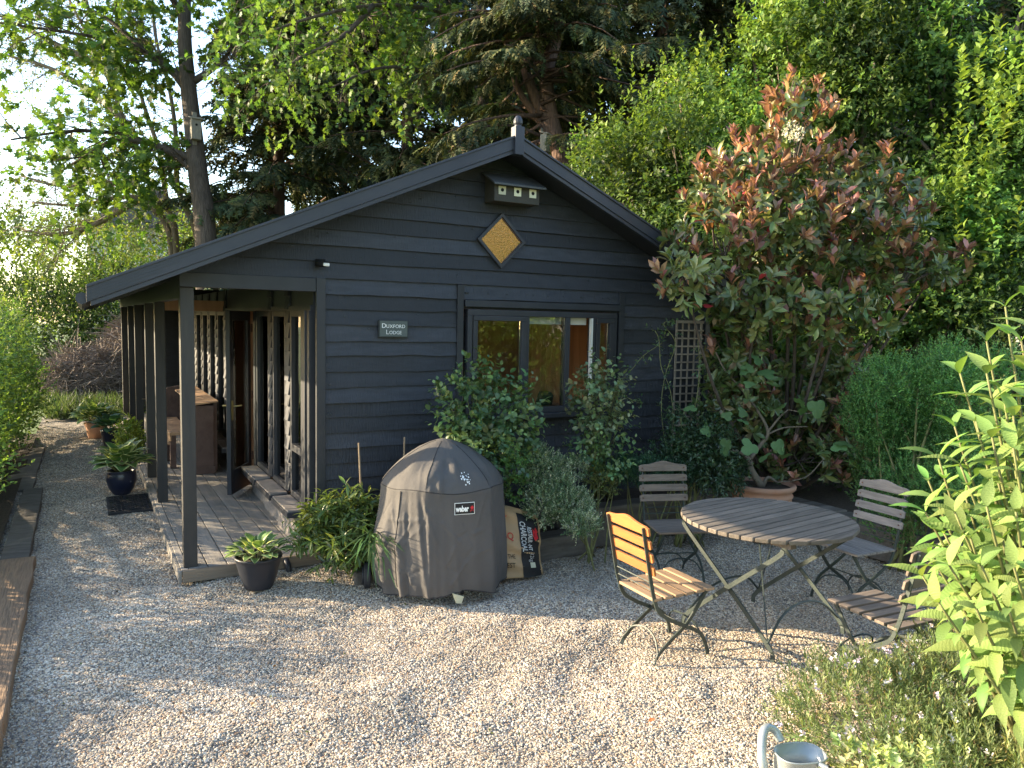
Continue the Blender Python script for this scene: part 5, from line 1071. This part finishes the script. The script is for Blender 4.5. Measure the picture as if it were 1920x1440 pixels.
aa = np.arange(k)[None]*GA+g.uniform(0, 6, (len(P), 1)); u_ = nrm(np.cross(D, [0.3, .2, 1.])); v_ = np.cross(D, u_); an = ang[:, None]*g.uniform(.6, 1.25, aa.shape)
ld = D[:, None]*np.cos(an)[..., None]+(np.cos(aa)[..., None]*u_[:, None]+np.sin(aa)[..., None]*v_[:, None])*np.sin(an)[..., None]
pos = P[:, None]+D[:, None]*(g.uniform(-.07, .03, aa.shape))[..., None]; nn = D[:, None]+g.normal(0, .2, ld.shape)
pos = pos.reshape(-1, 3); ld = nrm(ld.reshape(-1, 3)); nn = nn.reshape(-1, 3); isr = red.repeat(k); sz = g.uniform(.075, .125, len(pos))
dep = (pos-CAM) @ AX[2]; front = np.argsort(dep+g.uniform(0, .6, len(dep)))[:300]; msk = np.zeros(len(pos), bool); msk[front] = True
mr_ = leaf_mesh('photinia_leaf', TP4, [M['photred']]); mg_ = leaf_mesh('photinia_leaf_green', TP4, [M['photgreen']])
for flag, me in ((True, mr_), (False, mg_)):
    s_ = msk & (isr == flag); place(me, ph, pos[s_], ld[s_], nn[s_], sz[s_])
rest = ~msk; cr_ = pal(g, len(pos), [(.38, .18, .12), (.24, .11, .095), (.40, .19, .09), (.26, .19, .07)], [3, 3, 1.3, 2], .25); cg_ = pal(g, len(pos), [(.11, .16, .05), (.16, .19, .05), (.20, .16, .07), (.08, .12, .04)], [3, 2, 1, 2], .22)
cc = np.where(isr[:, None], cr_, cg_); rr_ = g.uniform(0, 1, len(pos)) < .004; cc[rr_] = (.45, .02, .04)
o_ = leaves('foliage', TP4, pos[rest], ld[rest], nn[rest], sz[rest], cc[rest], M['leafgloss'], ph); o_['kind'] = 'stuff'
bush(ph, 62, [lb(1484, 248, 6.15, .085, .06, .055), lb(1496, 252, 6.1, .05, .05, .05)], 110, 5, .014, .02, [(.62, .60, .50), (.7, .68, .6)], T=T_leaf2(.5), mt='petal', name='blossom', cv=0, up=.2)

# ---- fig in the terracotta pot
fg = thing('fig_tree', 'young fig tree with a pale bent trunk growing in the terracotta pot', 'tree', (4.88, 4.30, .42)); g = np.random.default_rng(63)
Fp = lambda px, py, d=5.75: tuple(AT(px, py, d))
fb = (4.88, 4.30, .42); d0 = float(DEP(fb))
fpaths = [([fb, Fp(1408, 880, d0), Fp(1404, 862, d0), Fp(1388, 848, d0), Fp(1352, 842, d0-.1)], [.03, .028, .024, .018, .010]), ([Fp(1404, 864, d0), Fp(1425, 835, d0), Fp(1440, 810, d0), Fp(1420, 770, d0), Fp(1395, 735, d0), Fp(1360, 695, d0+.1), Fp(1342, 660, d0+.1)], [.018, .016, .013, .011, .010, .008, .005]), ([Fp(1438, 812, d0), Fp(1462, 782, d0), Fp(1478, 768, d0)], [.010, .008, .005]), ([Fp(1438, 815, d0), Fp(1470, 802, d0), Fp(1515, 800, d0)], [.008, .006, .004]), ([fb, Fp(1440, 895, d0), Fp(1458, 905, d0)], [.02, .014, .01]), ([Fp(1455, 905, d0), Fp(1510, 895, d0-.1), Fp(1545, 860, d0-.1)], [.006, .005, .004]), ([Fp(1478, 768, d0), Fp(1520, 775, d0-.1), Fp(1530, 755, d0-.1)], [.004, .003, .003])]
wood('trunk', [(curve(p, 4), list(np.interp(np.linspace(0, 1, 4*(len(p)-1)+1), np.linspace(0, 1, len(r)), r))) for p, r in fpaths], M['barkpale'], fg, 7)
def figT():
    n = 40; V = [(0, .42, .0)]; 
    for i in range(n):
        a = -math.pi*.93+2*math.pi*.93*i/(n-1); r = .33+.24*abs(math.cos(1.6*a))**.8+(.05 if abs(a) < .5 else 0)
        V.append((r*math.sin(a)*.95, .42+r*math.cos(a), -.10*(r*1.6)**2+.03*math.sin(5*a)))
    return np.array(V, float), np.array([(0, i+1, i) for i in range(1, n)]+[(0, 1, n)])
mf = leaf_mesh('fig_leaf', figT(), [M['figleaf']])
spots = [(1345, 628, 5.9), (1352, 655, 5.8), (1415, 690, 5.7), (1402, 700, 5.65), (1430, 705, 5.7), (1395, 720, 5.6), (1412, 672, 5.75), (1318, 800, 5.5), (1292, 770, 5.6), (1385, 770, 5.6), (1425, 765, 5.6), (1390, 790, 5.5), (1360, 772, 5.6), (1370, 845, 5.4), (1412, 852, 5.3), (1440, 855, 5.4), (1350, 838, 5.5), (1465, 835, 5.4), (1475, 850, 5.35), (1455, 825, 5.4), (1540, 850, 5.3), (1575, 845, 5.3), (1530, 750, 5.4), (1510, 762, 5.4), (1582, 835, 5.3), (1495, 745, 5.5), (1368, 695, 5.7)]
P = np.array([AT(a, b2, c+.2) for a, b2, c in spots]); tc3 = CAM-P; dd = nrm(np.stack([g.normal(0, .6, len(P)), g.normal(0, .5, len(P)), -.2+.4*g.normal(size=len(P))], 1)-.2*nrm(tc3)); nn = nrm(np.array([0, 0, 1.])+.75*nrm(tc3)+g.normal(0, .25, P.shape))
place(mf, fg, P, dd, nn, g.uniform(.085, .135, len(P)))

# ---- round green shrub
shrub('dense round fresh green shrub at the right of the raised bed', [lb(1720, 780, 5.5, .50, .5, .42), lb(1645, 870, 5.65, .28, .3, .30), lb(1800, 760, 5.4, .42, .4, .40), lb(1730, 920, 5.4, .42, .35, .33), lb(1660, 760, 5.6, .28, .3, .26), lb(1830, 900, 5.0, .4, .4, .4)], 64, 7500, 12, .020, .10, [(.07, .18, .05), (.10, .23, .06), (.05, .14, .045)], [3, 2, 2], T=T_leaf2(.3), lo=.6, up=1.0, cv=.16, ang=1.0, sub=95, sr=.16, tipbright=(.15, .27, .08))

# ---- roses against the wall
ROSE = [(.08, .16, .065), (.11, .19, .07), (.15, .22, .06)]
def rose(label, base, lobes, seed, nsh, cols, wts=None, size=.052):
    t = thing('rose_bush', label, 'shrub', base, 0, 'rose bushes under the lodge window'); g = np.random.default_rng(seed); tb = []
    for l_ in lobes:
        for _ in range(5): e = np.array(l_[0])+sph(g, 1)[0]*np.array(l_[1])*.9; b0 = np.array(base)+g.normal(0, .02, 3); tb.append((curve([b0, b0*.5+e*.5+g.normal(0, .03, 3), e], 4), list(np.linspace(.007, .002, 9))))
    wood('stems', tb, M['twig'], t, 5); bush(t, seed, lobes, nsh, 6, size, .13, cols, wts, T=T_strip([.02, .27, .33, .22, 0], .12, .12), mt='leafgloss', up=.3, lo=.35, cv=.1, ang=1.15); return t
rose('large green rose bush in front of the left window panes', (2.72, 5.05, .12), [lb(940, 770, 5.35, .24, .16, .22), lb(880, 760, 5.3, .19, .14, .2), lb(970, 800, 5.3, .13, .13, .24), lb(900, 840, 5.2, .2, .14, .2), lb(940, 870, 5.2, .18, .14, .14), lb(865, 800, 5.2, .13, .12, .2), lb(900, 715, 5.3, .1, .1, .12)], 65, 430, ROSE)
rose('smaller rose bush on a bare stem in front of the right window panes', (3.70, 4.98, .32), [lb(1120, 760, 5.65, .19, .15, .17), lb(1105, 720, 5.6, .14, .1, .12), lb(1135, 800, 5.6, .16, .13, .13), lb(1150, 730, 5.6, .08, .1, .12), lb(1120, 690, 5.6, .05, .05, .06)], 66, 170, [(.09, .15, .065), (.12, .18, .07), (.16, .18, .08)], size=.046)
rose('low rose shoots at the foot of the bare rose stem', (3.8, 5.0, .3), [lb(1150, 870, 5.6, .14, .12, .12), lb(1095, 850, 5.6, .10, .1, .1)], 67, 90, ROSE, size=.045)
# ---- bed plants
shrub('silvery variegated euonymus spilling over the sleeper behind the charcoal bag', [lb(1020, 890, 5.45, .17, .12, .15), lb(1070, 950, 5.3, .16, .12, .11), lb(1020, 950, 5.3, .14, .12, .13), lb(1000, 860, 5.5, .10, .12, .10), lb(1090, 985, 5.15, .12, .09, .07), lb(1045, 915, 5.4, .12, .12, .10), lb(1078, 880, 5.5, .07, .08, .06)], 68, 3000, 9, .017, .07, [(.32, .38, .24), (.13, .20, .10), (.46, .50, .36), (.10, .16, .08)], [3, 3, 2, 2], T=T_leaf2(.3), up=.7, cv=.05, stem=False)
shrub('small leafy green columbine beside the grill cover', [lb(968, 915, 5.1, .05, .06, .09), lb(965, 870, 5.1, .05, .05, .07)], 69, 70, 7, .028, .07, [(.08, .17, .04), (.10, .20, .05)], T=T_leaf4(.4), stem=False)
shrub('small yellow green spurge on the raised bed', [lb(1130, 905, 5.45, .07, .07, .06), lb(1110, 895, 5.5, .05, .05, .06), lb(1145, 915, 5.45, .05, .05, .05)], 70, 200, 8, .016, .05, [(.20, .22, .05), (.13, .15, .05)], T=T_leaf2(.35))
shrub('low feathery dark green juniper behind the brown chair', [lb(1215, 885, 5.75, .2, .12, .09), lb(1170, 880, 5.7, .12, .1, .07), lb(1265, 885, 5.8, .12, .1, .08)], 71, 1100, 9, .020, .07, [(.04, .10, .055), (.05, .12, .06)], T=T_leaf2(.12))
jas = shrub('dark climbing jasmine sprawling below the trellis', [lb(1290, 850, 5.9, .22, .14, .16), lb(1330, 830, 5.9, .18, .14, .2), lb(1275, 800, 5.95, .08, .08, .16), lb(1350, 880, 5.8, .2, .14, .1), lb(1240, 860, 5.9, .1, .1, .1)], 72, 900, 8, .042, .12, [(.05, .10, .04), (.035, .075, .03), (.08, .13, .05)], [3, 3, 1], T=T_leaf4(.2), mt='leafgloss', name='jasmine', cat='climber', up=.0, droop=.4)
g = np.random.default_rng(73); cl = thing('climber', 'thin wiry climber twining up the left side of the trellis', 'climber', (4.7, 5.2, .5)); tb = []; Pp = []; Dp = []
for pth in ([(1250, 830), (1240, 760), (1245, 700), (1262, 640), (1248, 610), (1270, 600)], [(1265, 810), (1255, 740), (1240, 690), (1236, 640), (1230, 615)], [(1168, 720), (1185, 690), (1210, 668), (1240, 640)], [(1168, 738), (1190, 750), (1205, 752)], [(1285, 830), (1300, 770), (1312, 700), (1310, 640)]):
    P3 = curve([AT(a, b2, 6.02-.0004*(a-1168)) + g.normal(0, .01, 3) for a, b2 in pth], 6); tb.append((P3, [.0028]*len(P3)))
    for q_ in P3[::2]: Pp.append(np.array(q_)); Dp.append(sph(g, 1)[0]*.7+np.array([0, -.3, .3]))
wood('stems', tb, M['twig'], cl, 4); pos, ld, ln, t_, ix = shoots(g, np.array(Pp), np.array(Dp), np.full(len(Pp), .07), 5, ang=1.1); leaves('foliage', T_leaf4(.25), pos, ld, ln, g.uniform(.025, .045, len(pos)), pal(g, len(pos), [(.06, .11, .045), (.09, .14, .05)]), M['leafgloss'], cl)

# ---- strap leaved plant left of the grill
g = np.random.default_rng(74); sp_ = thing('euphorbia', 'lush plant with long lance shaped leaves between the deck and the covered grill', 'plant', (1.75, 4.9, .05))
slb = [lb(640, 965, 5.1, .17, .11, .13), lb(605, 990, 5.05, .14, .11, .12), lb(680, 965, 5.15, .12, .10, .12), lb(645, 1030, 4.95, .16, .10, .12), lb(590, 1005, 5.0, .10, .1, .10)]
P, O, f = lobe_pts(g, slb, 230, .4); D = nrm(O+np.array([0, 0, .75])+g.normal(0, .2, P.shape)); pos, ld, ln, t_, ix = shoots(g, P, D, g.uniform(.05, .12, len(P)), 9, ang=1.15, droop=.1); ld = nrm(ld+np.array([0, 0, -.18])); sz = g.uniform(.055, .10, len(pos))
TS = T_strip([.03, .09, .115, .08, 0], .35, .2); ml = leaf_mesh('lance_leaf', TS, [M['lance']]); fr_ = np.argsort((pos-CAM) @ AX[2]+g.uniform(0, .25, len(pos)))[:290]; mk = np.zeros(len(pos), bool); mk[fr_] = True
place(ml, sp_, pos[mk], ld[mk], ln[mk], sz[mk]); leaves('foliage', TS, pos[~mk], ld[~mk], ln[~mk], sz[~mk], pal(g, (~mk).sum(), [(.10, .15, .035), (.07, .115, .03), (.15, .20, .035)]), M['leafgloss'], sp_)['kind'] = 'stuff'
wood('stems', [(curve([(1.75+g.normal()*.1, 4.9+g.normal()*.06, .03), p*.5+np.array([.87, 2.45, .05]), p], 3), [.006]*7) for p in P[:40]], M['twig'], sp_, 4)
N = 60; Pb = np.array([AT(700, 1010, 4.85)])+g.normal(0, .03, (N, 3)); dd = nrm(np.stack([g.normal(-.15, .22, N), g.normal(-.5, .22, N), g.uniform(.1, .8, N)], 1))
dl = shrub('drooping day lily blades hanging beside the grill wheel', [((1.60, 4.78, .15), (.02, .02, .02))], 75, 4, 3, .02, .02, GRN, stem=False, name='day_lily', cat='plant')
leaves('blades', T_strip([.022, .026, .024, .018, .002], .95, .15), Pb, dd, np.array([0, 0, 1.])+g.normal(0, .2, (N, 3)), g.uniform(.18, .29, N), pal(g, N, [(.07, .14, .05), (.05, .11, .045), (.10, .18, .06)]), M['leafgloss'], dl)['kind'] = 'stuff'

# ---- hostas
def hostaT():
    ts = [0, .12, .28, .46, .64, .82, 1]; w = [.02, .20, .31, .34, .29, .17, .0]; V = []; F = []; mi = []
    for t, ww in zip(ts, w):
        z = .10*math.sin(t*2.2)-.38*t*t
        for s, e in ((-1, .05), (-.80, .085), (0, 0), (.80, .085), (1, .05)): V.append((s*ww, t, z+e*ww*3))
    for i in range(len(ts)-1):
        for j in range(4): a = i*5+j; F.append((a, a+1, a+6)); F.append((a, a+6, a+5)); mi += [1 if j in (0, 3) else 0]*2
    return (np.array(V, float), F), mi
HT, HM = hostaT(); hv_ = leaf_mesh('hosta_leaf', HT, [M['hostag'], M['hostam']], HM); hd_ = leaf_mesh('hosta_leaf_blue', HT, [M['hostad'], M['hostad']], HM)
def hosta(label, c, n, size, me, seed, spread=1.0, rise=.1, r0=.05):
    g = np.random.default_rng(seed); t = thing('hosta', label, 'plant', c, 0, 'hostas in pots along the path'); a = np.arange(n)*GA+g.normal(0, .2, n); f = np.sqrt((np.arange(n)+.5)/n)
    tilt = .25+1.05*f*spread; d = np.stack([np.cos(a)*np.sin(tilt), np.sin(a)*np.sin(tilt), np.cos(tilt)], 1); P = np.array(c)+np.stack([np.cos(a)*f*r0*1.6, np.sin(a)*f*r0*1.6, rise*(1.1-f*.75)], 1)+d*size*.35
    nn = np.array([0, 0, 1.])-d*.3+np.stack([-np.cos(a)*.5, -np.sin(a)*.5, np.zeros(n)], 1)+g.normal(0, .12, (n, 3))
    place(me, t, P, nrm(d+g.normal(0, .12, d.shape)), nn, size*g.uniform(.75, 1.15, n)); wood('stalks', [([np.array(c)+np.array([np.cos(x)*.02, np.sin(x)*.02, -.03]), p], [.004, .003]) for x, p in zip(a, P)], M['twig'], t, 4); return t
hosta('compact cream edged hosta in the pot in front of the deck corner', (.955, 4.93, .20), 54, .098, hv_, 81, .95, .05, .07)
hosta('large cream edged hosta spreading over the round blue pot', (.295, 8.14, .23), 58, .185, hv_, 82, 1.0, .10, .05)
hosta('blue green hosta in the tapered pot further up the path', (.30, 10.88, .25), 30, .18, hd_, 83, .95, .05, .05)
hosta('yellow edged hosta in the farthest pot along the path', (.13, 12.0, .2), 44, .22, hv_, 84, .95, .1, .06)
shrub('bright yellow green feathery plant beside the second porch post', [((.45, 9.75, .22), (.12, .2, .2)), ((.42, 9.6, .4), (.08, .1, .12))], 85, 260, 8, .04, .1, [(.22, .28, .04), (.16, .24, .035)], T=T_leaf4(.3), up=.5)

# ---- big leaved yellow green plant at the right
g = np.random.default_rng(91); bb0 = np.array([2.93, 1.22, .0]); bd = thing('buddleia', 'tall bright yellow green plant with large wrinkled leaves at the right edge', 'shrub', tuple(bb0))
stems = [(1885, 575, 2.75, 1), (1915, 640, 2.6, 0), (1800, 700, 2.75, 1), (1850, 700, 2.5, 0), (1760, 860, 2.7, 1), (1800, 870, 2.5, 1), (1860, 820, 2.45, 0), (1900, 840, 2.35, 0), (1735, 960, 2.65, 1), (1790, 960, 2.45, 1), (1850, 950, 2.3, 1), (1905, 960, 2.25, 0), (1730, 1080, 2.55, 1), (1780, 1060, 2.4, 1), (1840, 1060, 2.25, 1), (1900, 1060, 2.15, 0), (1760, 1130, 2.3, 1), (1830, 1140, 2.15, 0), (1890, 1140, 2.1, 0), (1945, 760, 2.4, 0), (1960, 900, 2.3, 0), (1930, 560, 2.6, 0), (1950, 1080, 2.2, 0), (1830, 790, 2.65, 0), (1880, 730, 2.6, 0), (1790, 800, 2.8, 0), (1900, 780, 2.45, 0), (1770, 1000, 2.6, 0), (1820, 1010, 2.45, 0), (1870, 900, 2.5, 0), (1740, 900, 2.8, 0), (1810, 930, 2.65, 0), (1880, 1010, 2.35, 0), (1850, 640, 2.75, 0), (1745, 1040, 2.7, 0), (1930, 690, 2.5, 0)]
tb = []; P = []; Dd = []; Nn = []; Sz = []
for (px, py, d, _) in stems:
    e = AT(px, py, d); b0 = bb0+np.array([g.normal()*.05, g.normal()*.05, .1]); mid = b0*.45+e*.55+np.array([.06, -.02, -.05])+g.normal(0, .02, 3); C_ = curve([b0, mid, e], 10); tb.append((C_, list(np.linspace(.011, .0035, len(C_)))))
    tt = nrm(np.array(C_[-1])-np.array(C_[-6])); nn_ = 9; a0 = g.uniform(0, 3.14)
    for k in range(nn_):
        s = 1-k*.062; i = s*(len(C_)-1); j = int(min(i, len(C_)-2)); p = np.array(C_[j])+(np.array(C_[j+1])-np.array(C_[j]))*(i-j); a = a0+k*1.57; u = nrm(np.cross(tt, [.2, .3, 1.])); v = np.cross(tt, u)
        for sg_ in (0, math.pi):
            r_ = u*math.cos(a+sg_)+v*math.sin(a+sg_); op = .62+.22*k+.12*g.normal(); op = min(op, 1.55); P.append(p); Dd.append(tt*math.cos(op)+r_*math.sin(op)); Nn.append(tt*1.0+np.array([0, 0, .3])+g.normal(0, .12, 3)); Sz.append((.115+.014*k if k < 3 else .145)*g.uniform(.6, 1.15)*(1 if d > 2.35 else .82))
wood('stems', tb, M['twig'], bd, 7)
wood('old_stems', [(curve([bb0+np.array([x, y, -.02]), bb0+np.array([x*1.5-.02, y, .25]), bb0+np.array([x*2.4-.06, y-.02, .5])], 5), [.017]*11) for x, y in ((0, 0), (.06, -.05), (-.05, .04), (.1, .02))], M['tan'], bd, 8)
P = np.array(P); Dd = np.array(Dd); Nn = np.array(Nn); Sz = np.array(Sz); ok = np.argsort((P-CAM) @ AX[2]-Sz*4+((PIX(P)[0] > 1935)*3.0))
mbud = leaf_mesh('buddleia_leaf', T_strip([.02, .12, .18, .195, .17, .115, .05, 0], .42, .15), [M['budd']]); i1 = ok[:296]; place(mbud, bd, P[i1], Dd[i1], Nn[i1], Sz[i1])
i2 = ok[296:]; 
if len(i2): leaves('foliage', T_strip([.02, .13, .19, .18, .11, 0], .42, .15), P[i2], Dd[i2], Nn[i2], Sz[i2], pal(g, len(i2), [(.19, .32, .08), (.15, .27, .06)]), M['leaf'], bd)['kind'] = 'stuff'

# ---- rosemary
RO = [(.14, .20, .075), (.27, .33, .13), (.10, .145, .06)]
RX = np.array([.13, -.10, -.02])
rl = [((2.75, 1.95, .10), (.42, .40, .22)), ((3.15, 1.75, .14), (.45, .45, .26)), ((3.0, 1.35, .14), (.5, .45, .28)), ((2.55, 1.55, .08), (.32, .36, .20)), ((3.5, 1.35, .16), (.5, .5, .30)), ((3.45, 1.85, .2), (.35, .35, .28)), ((2.75, 1.0, .12), (.4, .35, .24)), ((3.2, .95, .2), (.5, .4, .3))]
rl = [(tuple(np.array(c)+RX), r) for c, r in rl]
ros = shrub('flowering rosemary mound with pale lilac blossom in the bottom right corner', rl, 92, 9500, 17, .030, .10, RO, [3, 2, 2], T=T_leaf2(.10, 0), up=.9, lo=.6, name='rosemary', cat='herb', mst='barkpale', cv=.08, ang=.8)
bush(ros, 93, [(c, tuple(x*1.08 for x in r)) for c, r in rl], 950, 5, .019, .03, [(.62, .56, .80), (.72, .68, .84)], T=T_leaf2(.45), mt='petal', name='blossom', cv=0, lo=.92)
bush(ros, 94, rl, 1700, 10, .022, .12, [(.22, .15, .07), (.16, .11, .06), (.28, .22, .08)], T=T_leaf2(.08, 0), name='dry_sprigs', lo=.5, cv=0)
vp = shrub('pale variegated mint like sprigs beside the watering can', [lb(1590, 1436, 2.2, .10, .08, .03), lb(1700, 1445, 2.15, .12, .08, .03), lb(1650, 1432, 2.2, .06, .06, .03)], 95, 46, 7, .026, .04, [(.34, .42, .16), (.22, .32, .12), (.46, .50, .26)], T=T_strip([.05, .26, .3, .18, 0], .15, .3), up=1.0, name='variegated_plant', cat='plant', stem=False)

# ---- stray leaves on the gravel
g = np.random.default_rng(96)
for i, (px, py, lbz) in enumerate(((1215, 1357, 'small orange leaf lying on the sunlit gravel in the foreground'), (1378, 1035, 'dead brown leaf on the gravel under the table edge'), (1278, 1020, 'dead dark leaf on the gravel beside the brown chair'), (1425, 1075, 'dead leaf lying beneath the middle of the table'), (420, 1078, 'red brown leaf lying against the deck fascia'))):
    dR = AX[0]*(px-960)/FPX-AX[1]*(py-720)/FPX+AX[2]; p = CAM+dR*(-CAM[2]/dR[2]); me = leaf_mesh('dead_leaf', T_strip([.03, .25, .3, .18, 0], -.25, .5), [M['pebblepot'] if i == 0 else M['brownbench']])
    o = bpy.data.objects.new('fallen_leaf', me); C.objects.link(o); o.location = (p[0], p[1], .008); o.scale = (.035,)*3; o.rotation_euler = (.1, .2, g.uniform(0, 6)); tag(o, lbz, 'leaf', 'fallen leaves on the gravel')

N = 420; px = g.uniform(80, 1500, N); py = 980+g.uniform(0, 1, N)**1.6*420; P = []
for a, b2 in zip(px, py): dR = AX[0]*(a-960)/FPX-AX[1]*(b2-720)/FPX+AX[2]; P.append(CAM+dR*(-(CAM[2]-.01)/dR[2]))
P = np.array(P)+g.normal(0, .05, (N, 3))*np.array([1, 1, 0]); k_ = (P[:, 1] < 4.6) | (P[:, 0] < .45); P = P[k_]; P[:, 2] = .012
dd = sph(g, len(P)); dd[:, 2] *= .2
leaves('leaf_litter', T_leaf4(.3), P, dd, np.array([0, 0, 1.])+g.normal(0, .4, P.shape), g.uniform(.008, .022, len(P)), pal(g, len(P), [(.14, .08, .045), (.22, .15, .08), (.10, .07, .045), (.12, .15, .05)]), M['leaf'], None, label='scattered crumbs of dead leaf lying over the gravel', cat='leaf litter', kind='stuff')
# ================================================================== BEYOND THE FRAME: what the panes mirror and what dapples the light
house = thing('neighbour_house', 'pale rendered house with a red brick ground floor and slate roof behind the photographer', 'house', (13, -9, 0))
part('wall', 'wall_pale', lambda q: q.box(8, 18, -14, -8, 0, 5.2), house); part('brick_plinth', 'brick', lambda q: q.box(7.96, 18.04, -14.04, -7.96, 0, .9), house)
part('roof', 'slate', lambda q: q.poly([(-14.5, 5.1), (-7.5, 5.1), (-11, 8)], 'x', 7.6, 18.4), house)
for x in (9, 12, 15): f_ = part('window', 'white', lambda q: q.box(x, x+1.4, -7.98, -7.9, 2.6, 4.0), house); part('pane', 'hole', lambda q: q.box(x+.1, x+1.3, -7.899, -7.89, 2.7, 3.9), f_)
for k, (c, r, lab) in enumerate((((6.7, -3.2, .8), (1.0, 1.0, .9), 'rounded yellow green bush on the lawn behind the photographer'), ((8.5, -2.4, 2.2), (1.1, 1.1, 1.5), 'spreading green tree on the lawn to the right of the photographer'), ((4.6, -4.5, 3.2), (1.8, 1.6, 1.9), 'leafy golden green tree behind the photographer'))):
    shrub(lab, [(c, r)], 101+k, 1500, 7, .13, .5, YEL, name='garden_tree', cat='tree', mst='barkpale')
for k, (lobes, lab, ns_) in enumerate((
    ([((-9.5, 13.8, 2.6), (1.8, 1.8, .9)), ((-8.5, 15.5, 3.2), (1.8, 1.8, .9)), ((-7, 14.5, 2.8), (1.3, 1.5, .7))], 'broad tree standing left of the path beyond the frame', 420),)):
    shrub(lab, lobes, 111+k, ns_, 7, .13, .5, GRN, name='shade_tree', cat='tree', mst='bark')
dh = thing('distant_house', 'distant grey roofed house glimpsed through the leaves above the porch', 'house', tuple(ground(290, 480, 34)))
c_ = np.array(ground(290, 480, 34))
part('wall', 'wall_pale', lambda q: q.box(c_[0]-2.6, c_[0]+2.6, c_[1], c_[1]+5, 0, 5.6), dh); part('roof', 'slate', lambda q: q.poly([(c_[0]-3, 5.6), (c_[0]+3, 5.6), (c_[0], 7.4)], 'y', c_[1]-.3, c_[1]+5.3), dh)
print('TRIS in leaves', TRIS)
